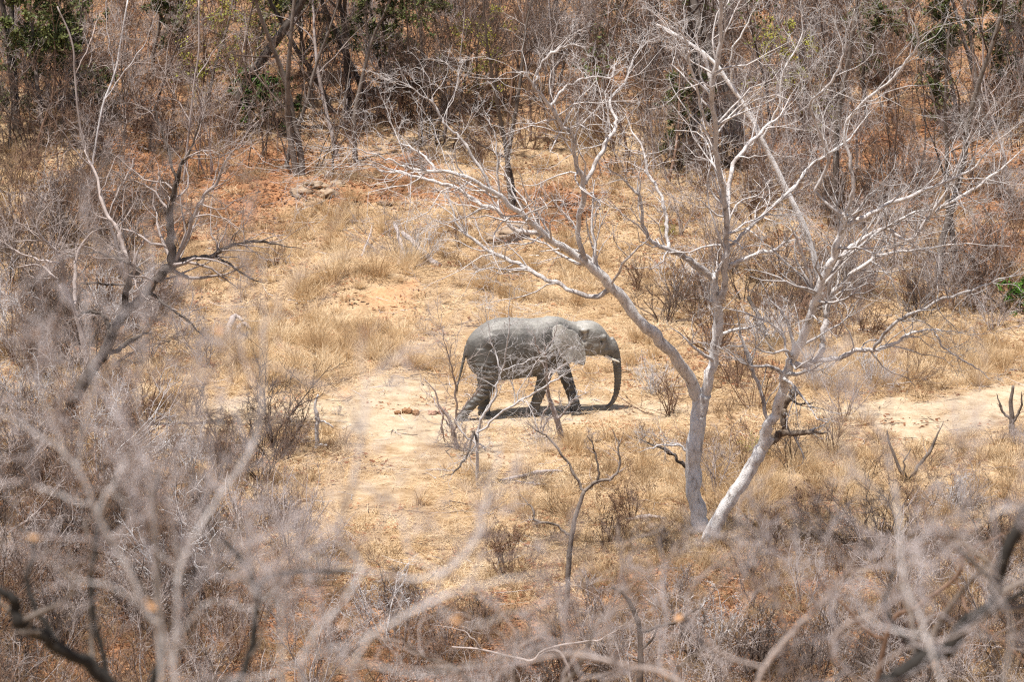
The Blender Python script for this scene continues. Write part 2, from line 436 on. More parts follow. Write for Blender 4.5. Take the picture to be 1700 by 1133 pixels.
# ------------------------------------------------------------------ the elephant
def skin():
    m, nt, b = mat_nodes('wrinkled_grey_skin')
    tc = nt.nodes.new('ShaderNodeTexCoord'); o = tc.outputs['Object']
    mp = nt.nodes.new('ShaderNodeMapping'); mp.inputs['Scale'].default_value = (1, 1, 1); nt.links.new(o, mp.inputs[0])
    a = noise(nt, 2.3, 5, 0.65, o, 0.5); f = noise(nt, 13, 3, 0.6, o, 1.2)
    r = ramp(nt, [(0.30, (.055, .051, .047)), (0.50, (.098, .092, .084)), (0.70, (.165, .155, .140))]); nt.links.new(a, r.inputs[0])
    v = nt.nodes.new('ShaderNodeTexVoronoi'); v.feature = 'DISTANCE_TO_EDGE'; v.inputs['Scale'].default_value = 13
    ds = nt.nodes.new('ShaderNodeVectorMath'); ds.operation = 'ADD'
    nz = nt.nodes.new('ShaderNodeTexNoise'); nz.inputs['Scale'].default_value = 5; nt.links.new(o, nz.inputs['Vector'])
    sc = nt.nodes.new('ShaderNodeVectorMath'); sc.operation = 'SCALE'; sc.inputs['Scale'].default_value = 0.22; nt.links.new(nz.outputs['Color'], sc.inputs[0])
    nt.links.new(o, ds.inputs[0]); nt.links.new(sc.outputs[0], ds.inputs[1]); nt.links.new(ds.outputs[0], v.inputs['Vector'])
    wr = ramp(nt, [(0.0, (.72, .70, .68)), (0.16, (1, 1, 1))]); nt.links.new(v.outputs['Distance'], wr.inputs[0])
    sp = ramp(nt, [(0.35, (.82, .81, .80)), (0.6, (1.0, 1.0, 1.0))]); nt.links.new(f, sp.inputs[0])
    c = mixc(nt, 1.0, r.outputs[0], sp.outputs[0], 'MULTIPLY'); c = mixc(nt, 0.4, c, wr.outputs[0], 'MULTIPLY')
    da = nt.nodes.new('ShaderNodeAttribute'); da.attribute_name = 'dust_and_lit_top'  # pale tone mask: dusty skin, and sunlight painted along the back
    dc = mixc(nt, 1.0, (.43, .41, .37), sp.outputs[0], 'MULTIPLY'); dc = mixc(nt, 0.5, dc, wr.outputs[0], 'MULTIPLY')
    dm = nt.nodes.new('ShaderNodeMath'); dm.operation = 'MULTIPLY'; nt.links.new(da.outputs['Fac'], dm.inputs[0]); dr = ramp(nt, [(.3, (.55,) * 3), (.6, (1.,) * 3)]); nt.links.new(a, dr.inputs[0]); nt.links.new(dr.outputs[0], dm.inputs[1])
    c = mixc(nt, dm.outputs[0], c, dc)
    nt.links.new(c, b.inputs['Base Color']); b.inputs['Roughness'].default_value = 0.52; b.inputs['Specular IOR Level'].default_value = 0.55
    ad = nt.nodes.new('ShaderNodeMath'); ad.operation = 'ADD'; nt.links.new(f, ad.inputs[0]); nt.links.new(wr.outputs[0], ad.inputs[1])
    bp = nt.nodes.new('ShaderNodeBump'); bp.inputs['Strength'].default_value = 0.22; bp.inputs['Distance'].default_value = 0.03
    nt.links.new(ad.outputs[0], bp.inputs['Height']); nt.links.new(bp.outputs[0], b.inputs['Normal'])
    return m
M['skin'] = skin()
m_, nt_, b_ = mat_nodes('ivory'); b_.inputs['Base Color'].default_value = (.72, .66, .55, 1); b_.inputs['Roughness'].default_value = .4; M['ivory'] = m_
m_, nt_, b_ = mat_nodes('dark_eye'); b_.inputs['Base Color'].default_value = (.012, .009, .007, 1); b_.inputs['Roughness'].default_value = .15; M['eye'] = m_

def build_elephant():
    YAW = radians(15.0)
    X = lambda zx: (zx - 850) / 242.1
    Z = lambda zx, zy: (756 - .058 * (zx - 800) - zy) / 241.2
    acc = Acc()
    def rings(C, A, B, RA, RB, n=26, ex=2.0):
        """closed loft: centres C, axes A, B (unit), radii"""
        C = np.asarray(C, float); k = len(C); th = np.arange(n) / n * 2 * math.pi
        ca, sa = np.cos(th), np.sin(th)
        ca = np.sign(ca) * np.abs(ca) ** (2 / ex); sa = np.sign(sa) * np.abs(sa) ** (2 / ex)
        V = C[:, None] + A[:, None] * (np.asarray(RA)[:, None] * ca)[..., None] + B[:, None] * (np.asarray(RB)[:, None] * sa)[..., None]
        V = V.reshape(-1, 3); i = np.arange(k * n).reshape(k, n)
        F = np.stack([i[:-1], np.roll(i, -1, 1)[:-1], np.roll(i, -1, 1)[1:], i[1:]], -1).reshape(-1, 4)
        V = np.vstack([V, C[:1], C[-1:]]); c0, c1 = len(V) - 2, len(V) - 1
        t0 = np.stack([np.roll(i[0], -1), i[0], np.full(n, c0), np.full(n, c0)], -1); t1 = np.stack([i[-1], np.roll(i[-1], -1), np.full(n, c1), np.full(n, c1)], -1)
        acc.add(V, np.vstack([F, t0, t1]))
    def sections(T, n=26, ns=40, ex=2.0):
        T = np.array([(X(a), (Z(a, b) + Z(a, c)) / 2, (c - b) / 2 / 241.2, h) for a, b, c, h in T]); T = smooth_line(T, ns)
        C = np.stack([T[:, 0], 0 * T[:, 0], T[:, 1]], -1); o = np.ones((len(T), 1))
        rings(C, o * [0, 1., 0], o * [0, 0, 1.], np.maximum(T[:, 3], .02), np.maximum(T[:, 2], .02), n, ex)
    def limb(T, ns=30, n=20):
        """(zx, zy or None -> ground, y, r fore-aft, r lateral)"""
        Q = np.array([(X(a), y, Z(a, b) if b is not None else 0.0, r1, r2) for a, b, y, r1, r2 in T]); Q = smooth_line(Q, ns)
        C = Q[:, :3]; tg = unit(np.gradient(C, axis=0)); B = np.tile([0, 1., 0], (ns, 1)); A = unit(np.cross(B, tg))
        rings(C, A, B, np.maximum(Q[:, 3], .012), np.maximum(Q[:, 4], .012), n)
    # trunk of the body, neck
    sections([(494, 318, 400, .10), (508, 285, 455, .22), (545, 243, 505, .33), (600, 200, 532, .42), (660, 170, 540, .48), (740, 161, 537, .53), (820, 163, 529, .55), (900, 166, 520, .53),
              (970, 160, 508, .47), (1030, 152, 492, .39), (1080, 160, 470, .33), (1130, 180, 440, .28), (1185, 190, 400, .25)], 30, 60, 2.15)
    # head
    sections([(1150, 200, 370, .20), (1180, 184, 380, .29), (1230, 177, 384, .34), (1285, 184, 386, .335), (1330, 214, 392, .28), (1368, 262, 408, .215), (1392, 300, 420, .175), (1402, 330, 415, .13)], 28, 40, 2.2)
    def ball(zx, zy, y, rx, ry, rz):
        th = np.linspace(.05, math.pi - .05, 10); c = np.array([X(zx), y, Z(zx, zy)])
        C = c + np.stack([rx * np.cos(th), 0 * th, 0 * th], -1); o = np.ones((10, 1))
        rings(C, o * [0, 1., 0], o * [0, 0, 1.], ry * np.sin(th), rz * np.sin(th), 14)
    for s in (-1, 1):
        ball(1318, 268, .235 * s, .11, .09, .085)        # brow above the eye
        ball(1335, 345, .17 * s, .13, .11, .14)          # tusk sheath / cheek
        ball(1268, 320, .25 * s, .16, .10, .17)          # cheek muscle
        ball(1205, 222, .27 * s, .13, .08, .07)          # temple ridge above the ear root
        ball(640, 300, .30 * s, .30, .16, .28)           # hip
        ball(985, 330, .33 * s, .25, .15, .36)           # shoulder
    ball(1262, 372, 0, .24, .16, .10)                    # lower jaw
    ball(1385, 325, 0, .16, .155, .17)
    # proboscis
    limb([(1375, 290, 0, .12, .12), (1394, 335, 0, .145, .15), (1413, 385, 0, .13, .13), (1424, 440, 0, .110, .11), (1430, 500, 0, .097, .096), (1430, 560, 0, .086, .085), (1421, 620, -.01, .072, .072),
          (1404, 662, -.02, .062, .062), (1381, 693, -.03, .055, .057), (1354, 708, -.04, .048, .052)], 40, 18)
    # tail
    limb([(498, 330, 0, .06, .06), (486, 372, -.01, .052, .05), (474, 420, -.02, .042, .04), (459, 480, -.03, .034, .034), (445, 540, -.03, .027, .027), (432, 592, -.03, .02, .02)], 24, 10)
    # legs
    limb([(600, 330, -.24, .30, .16), (606, 430, -.26, .31, .20), (608, 515, -.27, .285, .185), (592, 580, -.27, .215, .16), (556, 630, -.26, .155, .14), (515, 672, -.25, .128, .125),
          (478, 712, -.25, .118, .12), (456, 745, -.25, .135, .135), (446, None, -.25, .15, .15)])
    limb([(640, 360, .25, .28, .16), (648, 480, .27, .27, .19), (642, 570, .27, .19, .16), (628, 640, .27, .148, .14), (618, 690, .27, .138, .13), (618, 730, .27, .15, .148), (622, None, .27, .168, .16)])
    limb([(1000, 320, -.26, .24, .14), (975, 430, -.27, .215, .16), (952, 520, -.27, .175, .145), (936, 590, -.22, .152, .135), (918, 650, -.18, .135, .125), (905, 700, -.14, .132, .13), (900, 730, -.12, .15, .145), (902, None, -.12, .16, .155)])
    limb([(1050, 330, .24, .22, .13), (1090, 430, .26, .20, .15), (1120, 520, .26, .165, .14), (1142, 590, .20, .148, .13), (1158, 640, .16, .136, .125), (1170, 690, .13, .132, .13), (1176, 715, .12, .145, .14), (1182, None, .12, .155, .15)])
    # ears: a thin curved flap each
    OUT = [(1120, 232), (1085, 208), (1052, 204), (1028, 218), (1018, 250), (1022, 290), (1036, 335), (1056, 375), (1078, 408), (1105, 430), (1140, 436), (1175, 446), (1205, 455), (1224, 446), (1229, 405), (1225, 360), (1214, 322), (1196, 288), (1176, 258), (1150, 238)]
    for s in (-1, 1):
        O = smooth_line(np.array(OUT + [OUT[0]], float), 72)[:-1]; ctr = np.array([1125., 320.])
        lv = np.linspace(1, .06, 9); G = ctr + (O[None] - ctr) * lv[:, None, None]
        gx_, gz_ = X(G[..., 0]), Z(G[..., 0], G[..., 1])
        u = np.clip((1215 - G[..., 0]) / 200, 0, 1.1); v = np.clip((G[..., 1] - 215) / 230, 0, 1)
        yo = .30 + .24 * u ** .8 + .045 * np.sin(G[..., 0] / 26 + G[..., 1] / 60) * u + .16 * v * (.35 + .65 * u) + .05 * v + .05 * np.exp(-((G[..., 0] - 1120) / 40) ** 2 - ((G[..., 1] - 300) / 60) ** 2)
        gx_ = gx_ - .25 * yo; gz_ = gz_ + .25 * yo
        th = .026 * np.minimum(1, .55 + 1.2 * (1 - lv))[:, None]
        A_ = np.stack([gx_, s * (yo + th), gz_], -1); B_ = np.stack([gx_, s * (yo - th), gz_], -1)
        def cap(Gm):
            i = np.arange(9 * 71 if False else Gm.shape[0] * Gm.shape[1]).reshape(Gm.shape[:2]); n1 = np.roll(i, -1, 1)
            return np.stack([i[:-1], n1[:-1], n1[1:], i[1:]], -1).reshape(-1, 4)
        nn = A_.shape[0] * A_.shape[1]; m1 = A_.shape[1]
        V = np.vstack([A_.reshape(-1, 3), B_.reshape(-1, 3), A_[-1].mean(0)[None], B_[-1].mean(0)[None]])
        F1 = cap(A_); F2 = cap(B_)[:, ::-1] + nn
        i0 = np.arange(m1); rim = np.stack([np.roll(i0, -1), i0, i0 + nn, np.roll(i0, -1) + nn], -1)
        la = np.arange(nn - m1, nn); ca_ = np.stack([la, np.roll(la, -1), np.full(m1, 2 * nn), np.full(m1, 2 * nn)], -1)
        cb_ = np.stack([np.roll(la, -1) + nn, la + nn, np.full(m1, 2 * nn + 1), np.full(m1, 2 * nn + 1)], -1)
        acc.add(V, np.vstack([F1, F2, rim, ca_, cb_]))
    V = np.concatenate(acc.V); F = np.concatenate(acc.F)
    tri = F[:, 2] == F[:, 3]
    me = new_mesh('body_blocks', V, [F[~tri], F[tri][:, :3]])
    tmp = bpy.data.objects.new('body_tmp', me); COL.objects.link(tmp)
    import bmesh
    bm = bmesh.new(); bm.from_mesh(me); bmesh.ops.recalc_face_normals(bm, faces=bm.faces); bm.to_mesh(me); bm.free()
    rm = tmp.modifiers.new('r', 'REMESH'); rm.mode = 'VOXEL'; rm.voxel_size = .017
    sm = tmp.modifiers.new('s', 'SMOOTH'); sm.factor = .5; sm.iterations = 5
    dg = bpy.context.evaluated_depsgraph_get()
    body = bpy.data.meshes.new_from_object(tmp.evaluated_get(dg)); body.name = 'elephant_body'
    bpy.data.objects.remove(tmp)
    # folds of skin: fine relief along the normals
    n = len(body.vertices); co = np.empty(n * 3, np.float32); no = np.empty(n * 3, np.float32)
    body.vertices.foreach_get('co', co); body.vertices.foreach_get('normal', no); co = co.reshape(-1, 3); no = no.reshape(-1, 3)
    x, y, z = co.T
    q = x + .5 * z
    fold = .012 * np.sin(44 * (z + .35 * fbm(x * 3, z * 3 + y, 5)) + 10 * fbm(x * 2.2, z * 2.2, 8)) * np.exp(-((x + 1.1) / .35) ** 2) * (z < 1.5)      # thigh wrinkles
    xt = X(1395); fold += np.where((x > xt) & (z < 1.35), .0055 * np.sin(z * 80 + 3 * fbm(x * 4, z * 6, 66)), 0)                                              # rings of the proboscis
    fold += .016 * fbm(x * 3.2, z * 3.2 + y, 12) + .010 * fbm(x * 11 + y * 7, z * 11, 15) + .006 * fbm(x * 26 + y * 13, z * 26, 21)
    fold += .006 * np.sin(58 * z + 9 * fbm(x * 4 + y * 3, z * 3, 52)) * np.clip((1.0 - z) / .3, 0, 1) * np.clip(z / .2, 0, 1) * (x < X(1300))
    rib = np.exp(-((x - .0) / .5) ** 2) * np.exp(-((z - 1.55) / .3) ** 2); fold += .010 * rib * np.sin(x * 26)
    for (qx, qz, rr_, dp) in ((1196, 285, .08, .055), (1180, 262, .05, .03), (1308, 292, .04, .03), (1298, 352, .06, .035), (1245, 330, .05, .02), (1060, 300, .05, .0)):
        fold -= dp * np.exp(-(((x - X(qx)) / rr_) ** 2 + ((z - Z(qx, qz)) / rr_) ** 2)) * (np.abs(y) > .12)
    co = co + no * fold[:, None]; body.vertices.foreach_set('co', co.ravel())
    body.polygons.foreach_set('use_smooth', np.ones(len(body.polygons), bool)); body.update()
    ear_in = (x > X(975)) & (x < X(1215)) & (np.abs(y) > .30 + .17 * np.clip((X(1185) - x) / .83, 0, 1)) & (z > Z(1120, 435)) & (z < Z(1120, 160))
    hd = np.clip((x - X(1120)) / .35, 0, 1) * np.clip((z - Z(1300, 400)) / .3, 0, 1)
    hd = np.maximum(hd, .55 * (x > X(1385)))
    du = np.maximum(ear_in * 1.0, hd * .38) + .25 * np.clip(fbm(x * 2 + y, z * 2, 44) * 3, 0, 1) * (z > 1.2) + .5 * np.clip((no[:, 2] - .35) * 2, 0, 1) * (z > 1.6)  # dusty ear, head and patches, plus sunlit paleness painted on the upward-facing back
    a = body.attributes.new('dust_and_lit_top', 'FLOAT', 'POINT'); a.data.foreach_set('value', du.astype(np.float32))
    zmin = float(co[:, 2].min())
    g = gpt(905, 688)
    off = np.array([X(905 * 0 + (905 - 640) * 3.696), 0, 0])           # local x of the point that stands at px 905
    R = np.array([[cos(YAW), -sin(YAW)], [sin(YAW), cos(YAW)]])
    base = g.copy(); base[:2] -= R @ off[:2]; base[2] = terrain(*g[:2]) - zmin - .015
    root = empty('elephant', base, YAW)
    tag(root, 'young grey elephant with one short tusk showing, walking across the sandy clearing', 'elephant')
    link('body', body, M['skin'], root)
    for s in (-1, 1):
        t = np.linspace(0, 1, 12); P = np.stack([X(1338 + 92 * t), s * (.15 + .035 * t), Z(1338 + 92 * t, 383 + 52 * t - 14 * np.sin(t * math.pi) * 0 - 12 * t * t)], -1)
        R_ = .042 * (1 - t ** 1.6 * .72); V, F = tubes(P[None], R_[None], 12); V = np.vstack([V, P[-1:]]); la = np.arange(11 * 12, 12 * 12)
        link('tusk', new_mesh('tusk', V, [F, np.stack([la, np.roll(la, -1), np.full(12, len(V) - 1)], -1)]), M['ivory'], root)
        th = np.linspace(.05, math.pi - .05, 8); c = np.array([X(1307), s * .315, Z(1307, 291)])
        P = c + np.stack([.026 * np.cos(th), 0 * th, 0 * th], -1); V, F = tubes(P[None], .024 * np.sin(th)[None], 10)
        link('eye', new_mesh('eye', V, F), M['eye'], root)
    rng = np.random.default_rng(3); S = np.tile([X(432), -.03, Z(432, 588)], (60, 1)) + rng.normal(0, .012, (60, 3))
    S[:, 2] += rng.uniform(-.02, .10, 60)
    D = np.stack([rng.normal(-.12, .12, 60), rng.normal(0, .12, 60), -np.ones(60)], -1); P, Rr = grow(S, D, rng.uniform(.10, .22, 60), np.full(60, .004), 4, .08, -.1, rng)
    link('tail_tuft', new_mesh('tail_tuft', *tubes(P, Rr, 3)), M['bark_dark'], root)
    return root
build_elephant()

# ------------------------------------------------------------------ traced trees of the clearing
TW_MAIN = [dict(n=6, lf=.5, rf=.48, K=8, wig=.27, up=.04, sides=4, rmin=.006, lmin=.35, lmax=2.0, ang=(.7, .25), taper=.2),
           dict(n=4, lf=.6, rf=.6, K=6, wig=.27, up=.03, sides=3, rmin=.0045, lmin=.2, lmax=1.0, ang=(.7, .25)),
           dict(n=4, lf=.6, rf=.7, K=5, wig=.24, up=.02, sides=3, rmin=.0036, lmin=.15, lmax=.55)]
TW_THIN = [dict(n=4, lf=.40, rf=.55, K=6, wig=.22, up=.05, sides=3, rmin=.005, lmax=1.2),
           dict(n=4, lf=.50, rf=.65, K=5, wig=.22, up=.04, sides=3, rmin=.004, lmax=.6)]
TW_FEW = [dict(n=2, lf=.30, rf=.5, K=5, wig=.22, up=.03, sides=3, rmin=.004, lmax=.6), dict(n=2, lf=.5, rf=.7, K=4, wig=.2, up=.02, sides=3, rmin=.0035, lmax=.3)]
mw = (M['bark_white'], M['bark_limb'])
def y_of(px, py): return gpt(px, py)[1]

traced_tree('bare_tree', 'pale mottled bare tree forking into two limbs, its long limb reaching over the elephant', 'tree', y_of(1165, 885), [
    [(1166, 887, 42), (1156, 830, 37), (1150, 775, 37), (1157, 705, 37), (1166, 655, 40)],
    [(1162, 668, 32), (1130, 605, 30), (1085, 555, 28), (1045, 512, 27), (1010, 470, 25), (965, 430, 20), (905, 390, 16), (868, 358, 13), (832, 326, 12), (790, 304, 10), (748, 287, 9), (691, 282, 8), (663, 272, 7), (631, 261, 6), (585, 247, 5), (553, 246, 3)],
    [(1166, 660, 27), (1183, 612, 25), (1190, 555, 24), (1189, 505, 22), (1183, 455, 20)],
    [(930, 408, 13), (903, 392, 12), (857, 381, 11), (829, 353, 10), (790, 332, 9), (758, 314, 9), (716, 300, 8), (666, 288, 7), (631, 282, 6), (613, 272, 5), (557, 279, 3)],
    [(815, 313, 8), (797, 279, 8), (776, 244, 8), (758, 222, 7), (737, 205, 6), (726, 184, 6), (705, 159, 5), (670, 138, 4), (666, 118, 3)],
    [(723, 283, 7), (705, 261, 6), (681, 244, 5), (663, 233, 4), (664, 205, 3)],
    [(829, 325, 6), (829, 318, 6), (825, 261, 5), (822, 226, 4), (806, 190, 3)],
    [(1016, 478, 14), (985, 492, 13), (943, 480, 11), (905, 462, 11), (862, 436, 10), (830, 425, 9), (790, 402, 8), (757, 372, 7), (746, 332, 5), (722, 310, 3)],
    [(975, 442, 13), (962, 400, 13), (963, 353, 13), (970, 304, 13), (956, 272, 11), (952, 233, 10), (931, 208, 10), (914, 177, 10), (889, 148, 9), (868, 120, 7), (839, 121, 5)],
    [(970, 306, 11), (988, 272, 11), (1002, 244, 11), (1016, 222, 10), (1023, 201, 8), (1012, 169, 7), (1037, 138, 6), (1048, 109, 6), (1062, 78, 6), (1097, 60, 4)],
    [(889, 148, 7), (892, 120, 7), (907, 95, 7), (931, 79, 7), (949, 74, 5), (936, 58, 4)],
    [(914, 177, 7), (931, 152, 7), (956, 136, 6), (984, 127, 5), (1016, 129, 4), (1020, 100, 3)],
    [(1183, 462, 17), (1153, 438, 15), (1133, 424, 14), (1108, 413, 12), (1087, 405, 10), (1070, 380, 9), (1062, 328, 8), (1044, 311, 7), (1026, 289, 6), (995, 275, 4)],
    [(1110, 413, 9), (1108, 381, 9), (1104, 353, 9), (1094, 318, 8), (1076, 289, 7), (1069, 254, 6), (1051, 219, 5), (1041, 195, 3)],
    [(1189, 508, 18), (1203, 480, 17), (1204, 445, 16), (1207, 399, 15), (1202, 335, 14), (1194, 282, 14), (1188, 229, 13), (1183, 152, 13), (1194, 88, 12), (1196, 40, 11), (1195, -20, 10)],
    [(1206, 380, 11), (1209, 328, 11), (1220, 268, 10), (1255, 226, 9), (1290, 198, 6), (1318, 150, 4)],
    [(1184, 152, 9), (1167, 92, 9), (1121, 60, 7), (1090, 40, 5)],
    [(1187, 225, 8), (1174, 205, 8), (1160, 166, 7), (1146, 109, 7), (1135, 60, 6), (1110, 16, 5)],
    [(1206, 448, 11), (1216, 440, 11), (1249, 424, 10), (1286, 413, 8), (1307, 399, 6), (1330, 372, 4)],
    [(1215, 408, 8), (1230, 392, 9), (1266, 357, 9), (1301, 328, 8), (1329, 300, 6), (1352, 262, 4)],
    [(1151, 780, 10), (1137, 774, 9), (1120, 758, 8), (1095, 743, 7), (1054, 726, 4)],
    [(1160, 765, 7), (1140, 748, 7), (1120, 740, 6), (1088, 742, 5), (1058, 752, 3)],
], mw, 11, TW_MAIN, lean=.5, ws=.72, lw=.92, limbmat={**{k: M['bark_limb'] for k in range(3, 20)}, 20: M['bark_dark']})

traced_tree('bare_tree', 'leaning pale tree with a broken side stub and knotty crook, beside the forked tree', 'tree', y_of(1185, 900), [
    [(1168, 912, 36), (1199, 852, 33), (1224, 812, 31), (1246, 778, 30), (1264, 748, 30), (1276, 724, 30)],
    [(1266, 745, 29), (1274, 712, 28), (1290, 679, 26), (1303, 637, 25), (1312, 600, 24), (1328, 571, 24), (1344, 533, 22), (1357, 492, 21), (1369, 455, 20), (1386, 421, 18), (1398, 380, 17), (1402, 356, 16)],
    [(1268, 746, 24), (1284, 730, 22), (1307, 720, 17), (1344, 719, 13), (1376, 720, 9)],
    [(1306, 722, 17), (1301, 695, 18), (1303, 672, 19), (1322, 652, 13)],
    [(1314, 606, 16), (1336, 606, 16), (1361, 598, 15), (1394, 594, 13), (1427, 583, 11), (1456, 579, 10), (1490, 567, 8), (1510, 554, 8), (1535, 548, 7), (1564, 550, 6), (1597, 554, 4)],
    [(1552, 549, 6), (1556, 560, 6), (1568, 579, 5), (1597, 596, 5), (1622, 612, 4), (1643, 630, 3)],
    [(1450, 579, 8), (1469, 554, 9), (1498, 529, 9), (1531, 513, 8), (1568, 496, 8), (1622, 480, 7), (1664, 463, 6), (1710, 452, 4)],
    [(1352, 600, 13), (1363, 585, 16), (1369, 554, 16), (1373, 517, 15), (1386, 484, 13), (1407, 463, 11), (1440, 438, 10), (1456, 426, 9), (1490, 418, 8), (1535, 413, 7), (1600, 405, 6), (1690, 412, 3)],
    [(1373, 500, 10), (1390, 440, 11), (1420, 405, 10), (1470, 380, 10), (1506, 399, 8), (1541, 364, 10), (1573, 318, 9), (1587, 282, 8), (1601, 244, 7), (1629, 176, 5)],
    [(1404, 376, 13), (1435, 360, 13), (1471, 342, 12), (1524, 321, 10), (1566, 304, 9), (1612, 282, 7), (1650, 240, 5), (1700, 200, 3)],
    [(1534, 362, 8), (1594, 325, 8), (1651, 289, 7), (1705, 244, 5)],
    [(1402, 358, 10), (1375, 339, 9), (1354, 318, 8), (1375, 270, 7), (1358, 215, 7), (1347, 169, 7), (1382, 134, 7), (1400, 95, 7), (1404, 64, 6), (1418, 15, 5)],
    [(1402, 356, 10), (1415, 320, 10), (1412, 270, 9), (1402, 215, 8), (1440, 165, 8), (1474, 138, 7), (1506, 102, 7), (1524, 64, 6), (1506, 21, 5), (1488, -10, 4)],
    [(1312, 596, 6), (1303, 583, 7), (1299, 554, 6), (1270, 533, 5), (1215, 515, 4), (1190, 508, 3)],
    [(1276, 705, 10), (1270, 679, 10), (1249, 612, 9), (1230, 558, 7), (1222, 510, 5)],
    [(1352, 490, 8), (1338, 440, 8), (1322, 395, 7), (1310, 370, 5)],
    [(1360, 480, 7), (1440, 400, 8), (1500, 360, 7), (1560, 345, 6), (1640, 330, 4)],
    [(1317, 668, 7), (1335, 671, 6), (1350, 669, 4)],
], mw, 12, TW_MAIN, lean=.5, ws=.72, lw=.9, limbmat={**{k: M['bark_limb'] for k in range(4, 17)}, 3: M['bark_snag'], 2: M['bark_snag'], 17: M['bark_dark']})

traced_tree('bare_tree', 'slanting pale trunk leaning left behind the forked tree', 'tree', 147.5, [
    [(1372, 520, 20), (1352, 430, 18), (1333, 371, 17), (1298, 300, 16), (1266, 233, 15), (1241, 184, 14), (1213, 141, 13), (1181, 99, 12), (1130, 62, 10), (1090, 40, 7)],
    [(1266, 233, 8), (1290, 180, 7), (1300, 120, 6), (1330, 60, 5), (1330, 0, 4)],
    [(1213, 141, 7), (1215, 90, 6), (1240, 40, 5), (1262, -5, 4)],
    [(1310, 320, 8), (1350, 270, 7), (1400, 240, 6), (1450, 180, 4)],
], mw, 13, TW_MAIN, lean=.6, base=None, ws=.55)

traced_tree('bare_tree', 'dark barked tree leaning over the left side of the grass, with a long drooping arm', 'tree', y_of(104, 712), [
    [(104, 712, 26), (124, 666, 25), (148, 620, 24), (173, 588, 23), (180, 571, 23), (187, 549, 22)],
    [(186, 552, 20), (208, 522, 20), (226, 504, 20), (247, 479, 19), (268, 454, 19), (286, 433, 19), (283, 401, 17), (282, 360, 15), (289, 318, 12), (300, 275, 9), (311, 258, 7), (325, 219, 6), (342, 188, 4)],
    [(192, 546, 15), (207, 507, 15), (213, 468, 14), (229, 452, 12), (205, 434, 9), (165, 421, 7), (130, 420, 5)],
    [(229, 454, 8), (214, 430, 9), (200, 395, 9), (191, 370, 8), (177, 353, 7), (155, 282, 7), (141, 247, 6)],
    [(287, 434, 12), (320, 430, 11), (349, 426, 10), (381, 408, 8), (424, 401, 7), (459, 405, 5), (505, 415, 3)],
    [(295, 300, 6), (275, 236, 6), (261, 191, 5), (254, 160, 3)],
    [(291, 432, 9), (311, 392, 9), (328, 342, 8), (353, 311, 7), (374, 268, 6), (398, 238, 4)],
    [(180, 586, 10), (201, 578, 10), (226, 560, 9), (246, 552, 7)],
    [(184, 565, 9), (180, 540, 9), (168, 522, 8), (140, 518, 7), (128, 528, 5)],
    [(350, 425, 6), (385, 440, 5), (410, 460, 4), (440, 470, 3)],
    [(214, 474, 6), (170, 472, 5), (132, 470, 4)],
    [(244, 482, 7), (275, 505, 6), (310, 530, 5), (345, 565, 3)],
], (M['bark_dark'], M['bark_grey']), 14, TW_MAIN, lean=.5, ws=.78, limbmat={3: M['bark_grey'], 6: M['bark_grey']})

traced_tree('bare_tree', 'two-stemmed slim pale tree at the left, behind the dark leaning tree', 'tree', y_of(160, 640), [
    [(152, 640, 13), (141, 585, 12), (131, 539, 12), (116, 500, 11), (104, 470, 10)],
    [(106, 474, 9), (102, 436, 9), (88, 412, 7), (71, 394, 6), (45, 350, 4), (30, 300, 3)],
    [(122, 512, 9), (124, 470, 8), (126, 430, 7), (140, 400, 6), (160, 380, 4)],
    [(104, 440, 5), (70, 432, 5), (30, 418, 4), (0, 400, 3)],
    [(118, 500, 7), (94, 470, 6), (92, 462, 6), (60, 440, 5), (20, 448, 3)],
], (M['bark_grey'], M['bark_grey']), 15, TW_MAIN, lean=.5, ws=.75)

for i, (lim, lab, mt) in enumerate([
    ([[(215, 480, 11), (191, 399, 11), (177, 353, 11), (155, 282, 10), (141, 247, 10), (131, 198, 9), (124, 124, 8), (120, 71, 7), (95, 10, 6)], [(180, 360, 7), (205, 300, 7), (226, 262, 5)], [(124, 124, 5), (150, 70, 4), (165, 20, 3)], [(150, 275, 6), (110, 230, 5), (80, 180, 3)]],
     'tall slim pale stem rising at the upper left, through the brown thicket', 'bark_grey'),
    ([[(150, 300, 10), (162, 219, 9), (173, 169, 9), (191, 120, 8), (200, 71, 7), (212, 0, 6)], [(173, 169, 6), (205, 120, 5), (235, 80, 4), (262, 20, 3)], [(191, 120, 5), (180, 60, 4), (176, 0, 3)]],
     'slim pale stem with forked top left of the sunlit gap in the upper left trees', 'bark_pale'),
    ([[(305, 300, 10), (314, 215, 9), (322, 140, 8), (330, 80, 7), (330, 0, 6)], [(322, 140, 6), (355, 85, 5), (395, 45, 4)], [(316, 200, 5), (290, 160, 4), (262, 95, 3)]],
     'slim grey stem standing between the sunlit gap and the dark trunk', 'bark_grey')]):
    traced_tree('slender_tree', lab, 'tree', y_of(lim[0][0][0], lim[0][0][1]), lim, (M[mt], M['bark_grey']), 40 + i, TW_MAIN, lean=.5, ws=.42)

